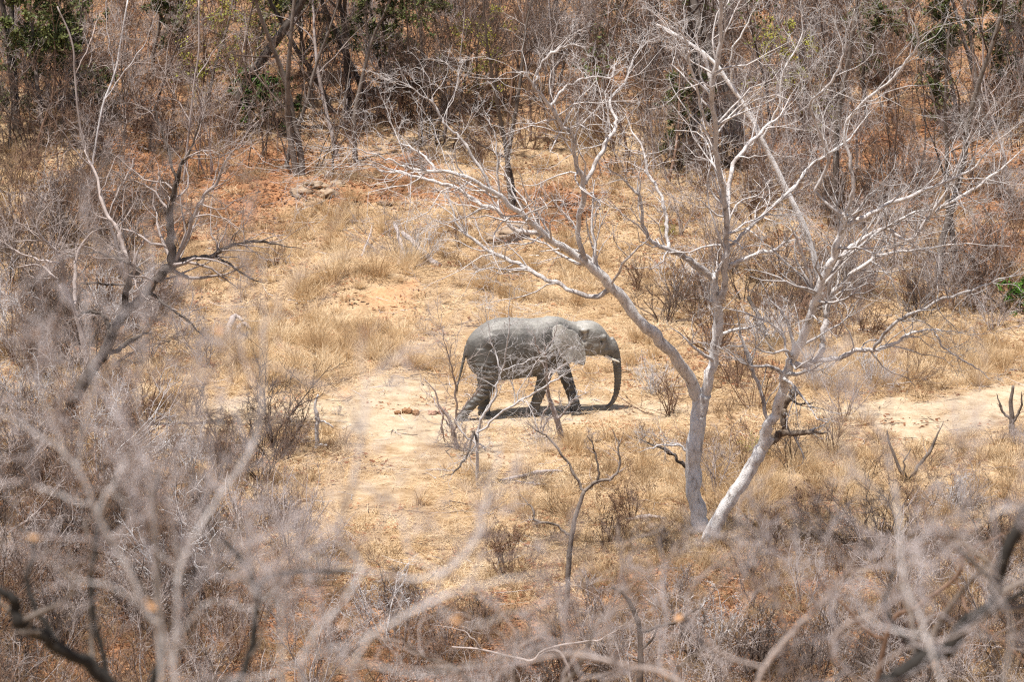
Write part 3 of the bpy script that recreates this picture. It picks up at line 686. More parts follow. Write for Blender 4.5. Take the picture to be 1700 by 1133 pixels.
# small dead and bare saplings round the elephant
traced_tree('dead_sapling', 'short leaning dead sapling with a tangle of twigs behind the elephant\'s hind legs', 'sapling', y_of(758, 745), [
    [(759, 745, 15), (753, 718, 12), (744, 694, 10), (728, 672, 7), (722, 650, 5), (704, 630, 3)],
    [(756, 715, 9), (758, 690, 8), (756, 650, 7), (751, 610, 5), (738, 568, 3), (730, 535, 2)],
    [(752, 712, 6), (735, 690, 5), (720, 662, 4), (706, 650, 3)],
    [(735, 684, 6), (735, 705, 7), (738, 735, 7)],
    [(760, 690, 6), (785, 660, 5), (800, 640, 3)],
], (M['bark_grey'], M['bark_grey']), 16, [dict(n=12, lf=.6, rf=.5, K=7, wig=.26, up=.04, sides=3, rmin=.006, lmin=.2, lmax=1.0), dict(n=6, lf=.6, rf=.65, K=5, wig=.26, up=.03, sides=3, rmin=.005, lmax=.5)], lean=.5, wig=.04, ws=.52)
traced_tree('bare_sapling', 'thin pale sapling with a long bowed branch in front of the elephant\'s belly', 'sapling', y_of(793, 806), [
    [(793, 806, 9), (792, 770, 9), (793, 718, 8)],
    [(793, 722, 8), (800, 694, 8), (819, 668, 7), (826, 640, 6), (833, 616, 6)],
    [(833, 618, 5), (820, 580, 4), (810, 535, 3), (803, 500, 2)],
    [(833, 618, 5), (843, 570, 4), (846, 520, 3), (846, 470, 2)],
    [(800, 716, 7), (828, 689, 6), (875, 661, 6), (918, 635, 5), (946, 614, 3), (975, 588, 2)],
    [(790, 730, 7), (786, 718, 7), (776, 755, 6), (757, 781, 5), (731, 793, 3)],
    [(834, 616, 3), (870, 602, 3), (905, 585, 2)], [(795, 740, 6), (770, 722, 5), (748, 690, 3)],
    [(790, 735, 5), (803, 742, 5), (806, 750, 4)],
], (M['bark_pale'], M['bark_pale']), 17, TW_MAIN, lean=.45, ws=.62, limbmat={5: M['bark_dark']})
traced_tree('dead_stump', 'weathered leaning dead stump with splayed twigs in front of the elephant\'s forelegs', 'stump', y_of(930, 733), [
    [(933, 735, 20), (928, 710, 18), (922, 690, 16), (914, 668, 13), (908, 648, 10)],
    [(912, 660, 9), (908, 630, 7), (907, 600, 6), (904, 570, 5)],
    [(908, 650, 6), (916, 620, 5), (930, 610, 4), (955, 592, 3)],
    [(905, 596, 5), (892, 575, 4), (882, 550, 3)], [(906, 580, 4), (920, 560, 3), (925, 535, 2)],
    [(906, 612, 5), (893, 600, 4), (880, 625, 3), (868, 660, 2)],
    [(924, 700, 9), (936, 686, 7), (950, 668, 5), (978, 650, 3)], [(918, 690, 7), (906, 700, 6), (902, 725, 5)],
    [(914, 668, 6), (902, 690, 5), (898, 720, 4)],
], (M['bark_grey'], M['bark_pale']), 18, [dict(n=12, lf=.5, rf=.5, K=6, wig=.26, up=.02, sides=3, rmin=.005, lmax=.9), dict(n=9, lf=.6, rf=.65, K=5, wig=.26, up=.02, sides=3, rmin=.004, lmax=.55)], lean=.6, wig=.05, ws=.58)
traced_tree('bare_sapling', 'grey sapling with an open Y fork and one crooked side twig below the elephant', 'sapling', y_of(942, 1028), [
    [(942, 1030, 13), (942, 980, 13), (947, 909, 12), (956, 857, 11), (970, 816, 9)],
    [(969, 818, 7), (949, 779, 7), (917, 733, 6), (890, 715, 4), (872, 700, 3)],
    [(970, 816, 8), (991, 800, 8), (1019, 793, 7), (1028, 765, 6), (1025, 733, 5), (1012, 705, 3)],
    [(993, 800, 6), (988, 754, 5), (973, 722, 3)],
    [(943, 892, 7), (921, 871, 6), (889, 865, 6), (885, 846, 6), (868, 826, 4)],
], (M['bark_trunk'], M['bark_grey']), 19, TW_THIN, lean=.3, ws=.7)
traced_tree('bare_sapling', 'dark forked sapling at the lower middle, right of the Y forked sapling', 'sapling', 108.0, [
    [(1060, 1290, 16), (1062, 1133, 14), (1063, 1051, 13), (1050, 1012, 11), (1034, 985, 8), (1015, 976, 5)],
    [(1064, 1050, 8), (1100, 1040, 7), (1132, 1029, 6), (1160, 1010, 4)], [(1063, 1080, 6), (1085, 1060, 5), (1090, 1040, 3)],
], (M['bark_dark'], M['bark_grey']), 20, TW_FEW, lean=.3, base=None, ws=.75)
traced_tree('burnt_stump', 'short charred forked stump at the right edge beside the sandy track', 'stump', y_of(1680, 725), [
    [(1680, 726, 13), (1680, 700, 12), (1678, 670, 9), (1682, 640, 6)], [(1680, 700, 7), (1663, 680, 6), (1655, 655, 4)], [(1680, 705, 7), (1694, 680, 6), (1696, 650, 4)]],
    (M['bark_trunk'], M['bark_brown']), 21, TW_FEW, lean=.3, wig=.06, ws=.75)
traced_tree('dead_stump', 'splayed broken stems of a dead shrub in the grass below the sandy track', 'stump', y_of(1505, 802), [
    [(1505, 804, 8), (1492, 775, 7), (1476, 735, 5), (1473, 715, 3)], [(1506, 802, 9), (1525, 775, 8), (1550, 740, 7), (1565, 700, 4)], [(1508, 800, 5), (1500, 770, 4), (1512, 745, 3)]],
    (M['bark_trunk'], M['bark_grey']), 22, TW_FEW, lean=.3, ws=.75)
traced_tree('dead_sapling', 'small knobbly dead stem standing in the sand left of the dung', 'sapling', y_of(526, 745), [
    [(526, 746, 8), (526, 715, 7), (527, 695, 8), (523, 675, 5), (528, 655, 3)], [(527, 696, 4), (545, 706, 3), (556, 712, 2)], [(526, 740, 6), (543, 742, 5), (546, 755, 4)]],
    (M['bark_pale'], M['bark_brown']), 23, TW_FEW, lean=.3, wig=.08)

# nearer trees on the slope below the camera: out of focus
TW_BLUR = [dict(n=5, lf=.6, rf=.6, K=8, wig=.28, up=.05, sides=4, rmin=.0055, lmin=.3, lmax=1.4),
           dict(n=4, lf=.6, rf=.7, K=6, wig=.28, up=.03, sides=3, rmin=.0042, lmin=.2, lmax=.8),
           dict(n=2, lf=.6, rf=.7, K=5, wig=.24, up=.03, sides=3, rmin=.0035, lmin=.1, lmax=.4)]
def near_tree(name, label, Y, px0, fork, limbs, mats, seed, twigs=TW_BLUR, lean=.25, leaf_px=(), tw=28, wk=.68):
    x = at(px0, 1133, Y)[0]; b = np.array([x, Y, float(terrain(x, Y)) - .15])
    root, P, R = traced_tree(name, label, 'tree', Y, [[(fork[0] - 10, fork[1] + 120, tw), (fork[0], fork[1], tw * .8)]] + [[(a, b, c * wk) for a, b, c in l] for l in limbs], mats, seed, twigs, base=b, lean=lean)
    rng = np.random.default_rng(seed + 500); allp = np.concatenate(P); pix = np.stack(project(allp), -1)
    for (lx, ly, n) in leaf_px:
        k = int(np.hypot(pix[:, 0] - lx, pix[:, 1] - ly).argmin()); c = at(lx, ly, allp[k][1]) - b
        # a twig that carries the leaf
        s = allp[k] - b; Pm = smooth_line(np.array([s, (s + c) / 2 + rng.normal(0, .02, 3), c]), 6)
        link('leaf_twig', new_mesh('leaf_twig', *tubes(Pm[None], np.full((1, 6), .003), 4)), mats[1], root)
        for q in range(n):
            o = rng.normal(0, .018, 3); V, F = leaves((c + o)[None], .07, rng)
            link('leaf', new_mesh('leaf', V, F), M['leaf_orange'], root)
    return root
pale = (M['bark_pale'], M['bark_mauve'])
near_tree('bare_tree', 'blurred near bare tree at the lower left, long pale stems reaching past the grass', 31.0, 290, (290, 1330), [
    [(288, 1330, 16), (270, 1180, 14), (262, 1060, 12), (230, 985, 11), (160, 850, 10), (120, 770, 9), (60, 720, 8), (-20, 670, 6)],
    [(292, 1330, 14), (285, 1200, 13), (292, 1040, 12), (300, 941, 11), (353, 842, 10), (413, 754, 9), (430, 700, 8), (438, 600, 8), (435, 430, 6)],
    [(290, 1330, 13), (300, 1200, 12), (262, 1000, 10), (255, 880, 9), (245, 760, 8), (228, 660, 8), (238, 560, 7), (235, 420, 5)],
    [(130, 790, 7), (140, 700, 6), (155, 640, 5), (140, 500, 4)],
    [(160, 850, 6), (190, 800, 5), (210, 760, 4)], [(300, 941, 6), (240, 900, 5), (200, 830, 4), (150, 810, 3)],
    [(350, 845, 6), (400, 900, 5), (440, 890, 4)], [(262, 1040, 7), (200, 980, 6), (120, 960, 5), (40, 900, 4)],
    [(292, 1060, 6), (350, 1000, 5), (420, 1010, 4), (480, 960, 3)], [(110, 760, 6), (60, 640, 5), (20, 560, 4)],
    [(140, 840, 6), (90, 820, 5), (40, 800, 4)], [(300, 930, 5), (280, 850, 5), (290, 780, 4)],
], pale, 31, leaf_px=[(55, 560, 1), (70, 560, 1), (95, 640, 1), (50, 885, 1), (240, 1002, 2), (262, 1008, 2), (298, 1012, 1), (178, 1070, 1), (375, 1070, 2), (400, 1060, 1), (290, 845, 1), (350, 545, 1), (430, 910, 1)])
near_tree('bare_tree', 'blurred near bare tree left of centre, one bowed pale stem ending in an orange leaf', 28.0, 560, (560, 1350), [
    [(558, 1350, 15), (540, 1200, 13), (500, 1120, 12), (520, 1060, 11), (600, 950, 10), (560, 890, 10), (585, 800, 10), (604, 700, 9), (605, 620, 8), (600, 545, 6)],
    [(562, 1350, 14), (600, 1200, 12), (590, 1100, 12), (640, 1040, 11), (720, 1000, 11), (830, 965, 10), (935, 948, 7)],
    [(560, 1350, 12), (480, 1250, 11), (468, 1100, 10), (470, 1000, 9), (520, 960, 6)],
    [(600, 950, 9), (680, 962, 9), (740, 950, 9), (785, 905, 9), (810, 830, 8), (828, 760, 7), (835, 700, 4)],
    [(735, 955, 6), (680, 920, 6), (670, 870, 5), (675, 840, 3)], [(640, 1050, 7), (560, 1075, 7), (450, 1120, 6), (360, 1133, 5)],
    [(605, 640, 4), (640, 600, 4), (645, 560, 3)], [(585, 800, 6), (630, 830, 5), (636, 900, 4)],
    [(720, 1000, 6), (780, 1040, 5), (880, 1010, 4)], [(590, 1100, 8), (700, 1120, 7), (850, 1090, 6), (960, 1080, 4)],
    [(470, 1010, 5), (420, 980, 5), (400, 950, 4)], [(600, 950, 6), (520, 930, 5), (470, 890, 4)],
], pale, 32, leaf_px=[(600, 535, 2), (598, 548, 1), (655, 935, 1), (700, 850, 1), (745, 1030, 2), (750, 985, 1), (576, 1050, 1), (560, 650, 1)])
near_tree('bare_tree', 'blurred near bare tree along the bottom right centre with arching grey twigs', 38.0, 1240, (1240, 1340), [
    [(1240, 1340, 16), (1250, 1180, 14), (1269, 1110, 13), (1308, 1058, 12), (1354, 1012, 11), (1403, 952, 9), (1440, 880, 6)],
    [(1238, 1340, 13), (1180, 1220, 12), (1130, 1133, 11), (1020, 1100, 10), (920, 1090, 8), (820, 1120, 6)],
    [(1242, 1340, 13), (1350, 1220, 12), (1420, 1140, 10), (1380, 1090, 9), (1400, 1040, 8), (1470, 1010, 6), (1520, 960, 5)],
    [(1308, 1058, 8), (1290, 1000, 8), (1285, 960, 7), (1280, 900, 6), (1240, 880, 5), (1180, 900, 4)],
    [(1290, 1000, 6), (1240, 960, 6), (1210, 900, 5), (1150, 880, 4), (1110, 930, 3)], [(1354, 1012, 6), (1330, 950, 5), (1320, 900, 5), (1290, 860, 3)],
    [(1403, 952, 5), (1460, 940, 5), (1520, 880, 4), (1600, 850, 3)], [(1269, 1110, 8), (1190, 1080, 7), (1140, 1000, 6), (1200, 930, 5), (1260, 890, 3)],
    [(1420, 1140, 8), (1500, 1080, 7), (1600, 1050, 6), (1700, 960, 4)], [(1020, 1100, 6), (1010, 1040, 5), (1050, 990, 4)],
    [(1250, 1180, 8), (1290, 1133, 7), (1300, 1090, 6)],
], (M['bark_grey'], M['bark_mauve']), 33, leaf_px=[(1165, 990, 1), (1240, 1000, 1), (1137, 1015, 1), (1500, 902, 1), (1575, 1112, 1), (1340, 960, 1), (985, 985, 1)])
near_tree('bare_tree', 'blurred thin pale shoots at the right edge in front of the track', 30.0, 1600, (1600, 1370), [
    [(1600, 1370, 13), (1580, 1200, 12), (1540, 1060, 9), (1500, 960, 8), (1490, 850, 7), (1470, 740, 6), (1450, 680, 4)],
    [(1604, 1370, 12), (1650, 1200, 10), (1680, 1050, 8), (1640, 960, 7), (1600, 900, 6), (1600, 800, 6), (1590, 690, 4)],
    [(1500, 960, 5), (1550, 860, 6), (1570, 780, 5), (1610, 700, 3)], [(1490, 850, 5), (1440, 800, 4), (1400, 740, 3)],
    [(1602, 880, 5), (1660, 850, 5), (1710, 840, 4)], [(1545, 1060, 6), (1460, 1040, 5), (1420, 1000, 4)], [(1660, 980, 5), (1710, 930, 4)],
], pale, 34)
near_tree('bare_tree', 'blurred thin dark-stemmed bush top in the middle of the bottom edge', 52.0, 900, (890, 1290), [
    [(890, 1290, 14), (900, 1180, 12), (960, 1110, 10), (985, 1050, 8), (1030, 1000, 6), (1040, 950, 4)],
    [(888, 1290, 13), (820, 1190, 11), (770, 1120, 9), (700, 1090, 7), (650, 1040, 5)],
    [(893, 1290, 12), (880, 1190, 10), (850, 1110, 8), (860, 1050, 6), (830, 1010, 4)],
    [(895, 1280, 11), (1000, 1200, 10), (1090, 1150, 9), (1150, 1090, 7), (1200, 1060, 5)],
], (M['bark_trunk'], M['bark_grey']), 37, tw=26)
near_tree('bare_tree', 'blurred thick dark branch sweeping up the right edge', 46.0, 1450, (1440, 1300), [
    [(1440, 1300, 34), (1470, 1150, 27), (1492, 1125, 25), (1541, 1090, 24), (1573, 1079, 23), (1608, 1030, 22), (1645, 1012, 20), (1651, 980, 20), (1665, 924, 19), (1705, 845, 17), (1760, 760, 12)],
    [(1648, 1010, 9), (1690, 990, 8), (1730, 960, 6)], [(1541, 1090, 9), (1500, 1060, 8), (1470, 1010, 7), (1480, 960, 6), (1500, 905, 4)],
    [(1655, 970, 8), (1610, 930, 7), (1580, 900, 5)],
], (M['bark_black'], M['bark_trunk']), 35, TW_THIN, tw=50, wk=1.15)
near_tree('bare_tree', 'blurred thick dark branch curving across the bottom left corner', 44.0, 200, (215, 1330), [
    [(215, 1330, 30), (195, 1170, 24), (160, 1112, 22), (106, 1082, 21), (71, 1058, 21), (30, 1035, 20), (25, 1005, 18), (5, 985, 14), (-40, 960, 10)],
    [(106, 1082, 11), (60, 1010, 10), (45, 960, 9), (55, 900, 7), (10, 860, 5)], [(180, 1135, 12), (152, 1000, 11), (160, 900, 9), (170, 820, 6)],
    [(195, 1160, 14), (262, 1120, 13), (262, 1000, 11), (256, 850, 9), (262, 790, 6)], [(215, 1250, 14), (380, 1150, 13), (420, 1060, 12), (425, 980, 11), (400, 930, 9), (370, 900, 6)],
    [(425, 1020, 9), (445, 960, 8), (560, 950, 7), (600, 945, 5)],
], (M['bark_black'], M['bark_trunk']), 36, TW_THIN, tw=44, wk=1.1)
# middle distance, slightly soft
traced_tree('bare_sapling', 'half blurred grey branch forking at the lower right, in front of the dry grass', 'sapling', 66.0, [
    [(1440, 1260, 15), (1474, 1047, 13), (1524, 1008, 12), (1587, 959, 10), (1594, 920, 8), (1541, 874, 6), (1535, 840, 4)],
    [(1594, 920, 6), (1640, 900, 5), (1680, 880, 4)], [(1470, 1060, 10), (1440, 1050, 9), (1395, 1000, 7), (1360, 960, 5), (1340, 900, 3)],
    [(1587, 960, 6), (1610, 1020, 6), (1680, 1080, 5), (1710, 1110, 4)],
], (M['bark_brown'], M['bark_grey']), 24, TW_THIN, lean=.3, ws=.65, base=np.array([at(1440, 1260, 66)[0] - .1, 66.2, terrain(at(1440, 1260, 66)[0], 66.2) - .1]))
traced_tree('bare_sapling', 'low pale sprawling branch at the lower middle left, below the clearing', 'sapling', y_of(885, 1060) - 9, [
    [(960, 1180, 11), (930, 1085, 9), (884, 1098, 8), (862, 1095, 7), (800, 1080, 6), (750, 1075, 4)],
    [(884, 1098, 6), (905, 1080, 6), (950, 1070, 5), (1000, 1060, 4), (1050, 1030, 3)],
    [(800, 1080, 4), (770, 1050, 3), (720, 1040, 2)],
], (M['bark_grey'], M['bark_grey']), 25, TW_THIN, lean=.3, ws=.65)

# ------------------------------------------------------------------ bushes and background trees: one of each kind, then copies
def bush_mesh(seed, H, nstem, spread, n1, n2, n3, wig=.16, up=.06, r0=.017, base_r=.18, twig_r=.0058, pods=0, leafn=0, leafs=.05):
    rng = np.random.default_rng(seed); a = rng.uniform(0, 6.28, nstem); sp = rng.uniform(.1, spread, nstem)
    S = np.stack([np.cos(a) * base_r * rng.uniform(.2, 1, nstem), np.sin(a) * base_r * rng.uniform(.2, 1, nstem), np.full(nstem, -.08)], -1)
    D = np.stack([np.cos(a) * np.sin(sp), np.sin(a) * np.sin(sp), np.cos(sp)], -1)
    P, R = grow(S, D, H * rng.uniform(.7, 1.15, nstem), r0 * rng.uniform(.6, 1.3, nstem), 9, wig, up * .5, rng, .3)
    st = Acc(); st.tubes(P, R, 5); tw = Acc()
    P2, R2 = sub_twigs(tw, P, R, rng, [dict(n=n1, t0=.15, lf=.5, rf=.55, K=6, wig=wig * 1.2, up=up, sides=3, rmin=twig_r * 1.3, ang=(.7, .25)),
                              dict(n=n2, lf=.55, rf=.6, K=5, wig=wig * 1.2, up=up, sides=3, rmin=twig_r, ang=(.7, .25))])
    P3, R3 = sub_twigs(tw, P2, R2, rng, [dict(n=n3, lf=.6, rf=.7, K=4, wig=wig * 1.2, up=up, sides=3, rmin=twig_r * .85)])
    lf = None
    if leafn:
        k = rng.integers(0, len(P3), leafn); lf = new_mesh('leaves', *leaves(P3[k, rng.integers(1, 4, leafn)] + rng.normal(0, .02, (leafn, 3)), leafs, rng))
    return st.mesh('stems'), tw.mesh('twigs'), lf

def tree_mesh(seed, H, r, n1=8, t0=.3, up=.05, wig=.09, leafn=0, leafs=.07, fork=False):
    rng = np.random.default_rng(seed)
    m = 2 if fork else 1
    D = np.array([[rng.normal(0, .08), rng.normal(0, .08), 1.]] * m); D[:, :2] += rng.normal(0, .12 if fork else 0, (m, 2))
    P, R = grow(np.array([[0, 0, -.2]] * m) + rng.normal(0, .04, (m, 3)) * (m > 1), D, np.full(m, H), np.full(m, r), 14, wig, .04, rng, .25)
    tr = Acc(); tr.tubes(P, R, 8); tw = Acc()
    P2, R2 = sub_twigs(tw, P, R, rng, [dict(n=n1, t0=t0, lf=.45, rf=.5, K=8, wig=.17, up=up, sides=4, rmin=.012, ang=(.75, .2)),
                                       dict(n=5, lf=.5, rf=.55, K=6, wig=.2, up=up, sides=3, rmin=.007)])
    P3, R3 = sub_twigs(tw, P2, R2, rng, [dict(n=4, lf=.55, rf=.6, K=5, wig=.2, up=up, sides=3, rmin=.0055), dict(n=3, lf=.6, rf=.7, K=4, wig=.2, up=.02, sides=3, rmin=.0045)])
    lf = None
    if leafn:
        k = rng.integers(0, len(P3), leafn); lf = new_mesh('leaves', *leaves(P3[k, rng.integers(1, 4, leafn)] + rng.normal(0, .04, (leafn, 3)), leafs, rng))
    return tr.mesh('trunk'), tw.mesh('twigs'), lf

def place(name, label, cat, group, meshes, parts, mats, loc, rz, sc, tilt=(0, 0)):
    root = empty(name, loc, rz); root.scale = (sc, sc, sc); root.rotation_euler = (tilt[0], tilt[1], rz)
    tag(root, label, cat, group)
    for me, pn, mt in zip(meshes, parts, mats):
        if me is None: continue
        if not me.materials: me.materials.append(mt)
        o = bpy.data.objects.new(pn, me); COL.objects.link(o); o.parent = root
        if pn in ('twigs', 'crown', 'limbs'): o['kind'] = 'stuff'
        if me.materials[0] is not mt:
            o.material_slots[0].link = 'OBJECT'; o.material_slots[0].material = mt
    return root

BUSH = [bush_mesh(100 + i, *a, **(dict(up=.12, wig=.10, base_r=.6, r0=.022) if i > 5 else {})) for i, a in enumerate([
    (1.7, 9, .75, 5, 4, 2), (1.4, 11, .9, 5, 4, 2), (2.1, 7, .6, 6, 4, 2), (1.2, 13, 1.0, 5, 3, 2), (1.9, 9, .5, 6, 4, 2), (1.0, 12, 1.1, 5, 3, 2),
    (3.4, 5, .22, 7, 3, 2), (2.8, 7, .3, 6, 3, 2)])]
BUSH_LEAF = [bush_mesh(120, 1.5, 9, .8, 6, 4, 2, leafn=2600, leafs=.11), bush_mesh(121, 1.3, 11, .8, 6, 4, 2, leafn=900, leafs=.06), bush_mesh(122, 1.7, 9, .8, 6, 5, 2, leafn=1300, leafs=.05)]
TREE = [tree_mesh(140, 7.5, .085), tree_mesh(141, 6.5, .06, 10, .15), tree_mesh(142, 8, .095, 9, .25), tree_mesh(143, 6, .05, 12, .1, .08), tree_mesh(144, 7, .085, 9, .2, .05, .09, 0, 0, True), tree_mesh(145, 5.5, .042, 13, .08, .1)]
LEAFTREE = [tree_mesh(150, 4.6, .08, 16, .05, .02, .10, 6500, .11), tree_mesh(151, 4.4, .06, 14, .05, .04, .1, 1900, .085), tree_mesh(152, 3.8, .06, 16, .03, .0, .1, 5000, .11)]
ORD = ['first', 'second', 'third', 'fourth', 'fifth', 'sixth', 'seventh', 'eighth', 'ninth', 'tenth', 'eleventh', 'twelfth', 'thirteenth', 'fourteenth', 'fifteenth', 'sixteenth', 'seventeenth', 'eighteenth', 'nineteenth', 'twentieth']

# dark and brown trunks one can tell apart on the upper slope
TR = [  # px, py, proto, material, scale, label
    (370, 215, 2, 'bark_dark', 1.75, 'thick dark trunk standing beside the sunlit gap in the upper left trees'),
    (497, 292, 4, 'bark_trunk', 1.15, 'brown trunk forking low, beside the green leafy shrub'),
    (472, 284, 0, 'bark_trunk', .85, 'slim brown trunk just left of the low forking trunk'),
    (553, 186, 2, 'bark_dark', .95, 'dark trunk leftmost in the tight cluster of trunks above the bank'),
    (563, 262, 0, 'bark_grey', .85, 'pale grey pole-like trunk in front of the dark trunk cluster'),
    (578, 196, 4, 'bark_dark', 1.05, 'dark double trunk in the middle of the tight trunk cluster'),
    (592, 270, 0, 'bark_trunk', .9, 'straight brownish trunk at the front right of the tight cluster'),
    (612, 178, 2, 'bark_dark', .95, 'dark slanting trunk at the right end of the tight cluster'),
    (640, 150, 1, 'bark_dark', .9, 'thin dark trunk right of the tight cluster near the top edge'),
    (552, 290, 3, 'bark_trunk', .7, 'thin crooked brown stem below the tight trunk cluster'),
    (852, 345, 4, 'bark_trunk', .95, 'brown twin stem standing on the leafy slope above the elephant'),
    (838, 300, 1, 'bark_brown', .8, 'thin brown stem just behind the twin stem above the elephant'),
    (1240, 262, 2, 'bark_dark', 1.8, 'thick dark trunk in deep twigs behind the forked pale tree'),
    (1146, 268, 4, 'bark_dark', 1.2, 'dark leaning stem in the shade left of the thick dark trunk'),
    (1556, 478, 0, 'bark_trunk', 1.35, 'upright brownish trunk at the right, before the red leaf litter'),
    (1592, 470, 2, 'bark_trunk', .95, 'slim trunk just right of the upright brownish trunk'),
    (1385, 380, 2, 'bark_trunk', 1.2, 'greyish trunk rising behind the leaning pale tree'),
    (1440, 210, 1, 'bark_dark', 1.1, 'dark stem near the top edge, right of the leaning pale tree'),
    (1560, 190, 0, 'bark_dark', 1.15, 'dark trunk in front of the greenery at the upper right'),
    (1640, 230, 4, 'bark_trunk', 1.0, 'forked brown trunk near the upper right corner'),
    (30, 225, 4, 'bark_dark', 1.3, 'dark slanting trunk at the upper left edge'),
    (700, 205, 3, 'bark_trunk', .8, 'thin brown stem between the trunk cluster and the yellow-leaved tree'),
]
rng = np.random.default_rng(55)
CANOPY = [tree_mesh(160 + i, *a) for i, a in enumerate([(7.5, .085, 10, .5, .04, .09, 2400, .11), (8, .095, 10, .5, .04, .09, 2600, .11), (7, .085, 10, .45, .04, .09, 2400, .11, True)])]
for (px, py, k, mt, sc, lab) in TR:
    g = gpt(px, py); cn = mt != 'bark_grey' and py < 275 and k in (0, 2, 4); place('background_tree', lab, 'tree', 'trunks on the upper slope', CANOPY[(0, 0, 1, 0, 2)[k]] if cn else TREE[k][:2], ('trunk', 'limbs' if cn else 'crown', 'crown'), (M[mt], M['bark_dull' if mt != 'bark_grey' else 'bark_grey'], M['leaf_green']), g, rng.uniform(0, 6.28), sc, rng.normal(0, .05, 2))

# slender bare trees along the upper slope, told apart by their order
SL = sorted([(14, 250), (62, 262), (96, 300), (128, 225), (205, 240), (248, 250), (285, 205), (330, 205), (408, 230), (432, 205), (520, 180), (660, 215), (690, 175), (738, 240), (765, 185), (800, 215), (828, 170), (880, 235), (915, 175), (950, 255), (995, 210), (1040, 262), (1075, 200), (1110, 310), (1180, 190), (1285, 235), (1315, 320), (1340, 205), (1420, 290), (1465, 350), (1500, 245), (1520, 330), (1610, 320), (1670, 300), (1690, 210)])
for i, (px, py) in enumerate(SL):
    g = gpt(px, py); zone, j = (('left', i) if px < 470 else ('middle', sum(1 for q in SL if 470 <= q[0] < px)) if px < 1120 else ('right', sum(1 for q in SL if 1120 <= q[0] < px)))
    mt = ['bark_grey', 'bark_brown', 'bark_brown', 'bark_dull'][int(rng.integers(0, 4))]
    place('slender_tree', 'slender leafless tree on the upper slope, %s from the left in the %s third' % (ORD[j], zone), 'tree', 'slender bare trees on the upper slope',
          TREE[[1, 3, 5, 3, 5][i % 5]][:2], ('trunk', 'crown'), (M[mt], M['bark_grey' if mt != 'bark_brown' else 'bark_brown']), g, rng.uniform(0, 6.28), rng.uniform(.6, .95), rng.normal(0, .08, 2))

# trees that still carry leaves
for (px, py, k, mt, sc, lab) in [
    (70, 185, 0, 'leaf_green', 1.1, 'dull green leafy tree filling the upper left corner'),
    (150, 128, 2, 'leaf_green', 1.0, 'olive leafy tree behind the slim pale stems at the upper left'),
    (255, 70, 0, 'leaf_green', .9, 'olive green tree at the top edge above the sunlit gap'),
    (345, 120, 1, 'leaf_yellow', 1.0, 'yellow-green sparse tree behind the thick dark trunk'),
    (430, 95, 1, 'leaf_yellow', .9, 'sparse yellow-leaved tree above the green leafy shrub'),
    (500, 70, 0, 'leaf_green', .9, 'dull green tree at the top edge behind the trunk cluster'),
    (650, 85, 2, 'leaf_green', 1.0, 'green leafy tree at the top, right of the trunk cluster'),
    (700, 62, 0, 'leaf_green', .8, 'dark green tree at the top edge left of the yellow-leaved sapling'),
    (785, 130, 1, 'leaf_yellow', .75, 'small yellow-leaved sapling above the middle slope'),
    (1010, 50, 1, 'leaf_green', .8, 'thin green-tinged tree at the top edge above the forked tree'),
    (1130, 215, 2, 'leaf_green', .7, 'low dark green bushy tree in shade left of the forked stems'),
    (1335, 165, 1, 'leaf_yellow', .8, 'sparse yellow-green tree seen through the pale branches at the upper right'),
    (1460, 80, 2, 'leaf_green', .8, 'dull green crown at the top edge right of the leaning tree'),
    (1585, 150, 0, 'leaf_green', .9, 'dark green leafy tree in the upper right'),
    (1680, 90, 2, 'leaf_green', .9, 'dark leafy tree in the upper right corner')]:
    g = gpt(px, py + 62); place('leafy_tree', lab, 'tree', 'trees still in leaf', LEAFTREE[k], ('trunk', 'twigs', 'crown'), (M['bark_trunk'], M['bark_brown'], M[mt]), g, rng.uniform(0, 6.28), sc)
for (px, py, k, mt, sc, lab) in [
    (447, 212, 0, 'leaf_deep', 1.25, 'deep green leafy shrub under the trees, left of the forking brown trunk'),
    (1702, 522, 0, 'leaf_bright', .62, 'fresh green leafy shrub cut by the right edge'),
    (1255, 760, 1, 'leaf_yellow', .45, 'small shrub with a few green leaves between the two pale trunks'),
    (845, 965, 2, 'leaf_brown', .8, 'low shrub with shrivelled brown leaves left of the Y forked sapling'),
    (1045, 860, 2, 'leaf_brown', .6, 'low brown-leaved shrub by the fallen log below the elephant'),
    (1340, 865, 1, 'leaf_brown', .7, 'low reddish brown shrub in the grass right of the leaning trunk'),
    (1010, 905, 2, 'leaf_brown', .6, 'small rusty shrub just right of the Y forked sapling'),
    (290, 255, 2, 'pod', 1.3, 'dark shrub hung with brown pods at the upper left'),
    (180, 262, 2, 'pod', 1.2, 'dark podded shrub left of the sunlit gap'),
    (1110, 395, 1, 'leaf_yellow', .35, 'tiny pale green tuft of leaves on the slope above the elephant')]:
    g = gpt(px, py); place('leafy_shrub', lab, 'shrub', None, BUSH_LEAF[k], ('stem_clump', 'twigs', 'crown'), (M['bark_brown'], M['bark_brown'], M[mt]), g, rng.uniform(0, 6.28), sc)

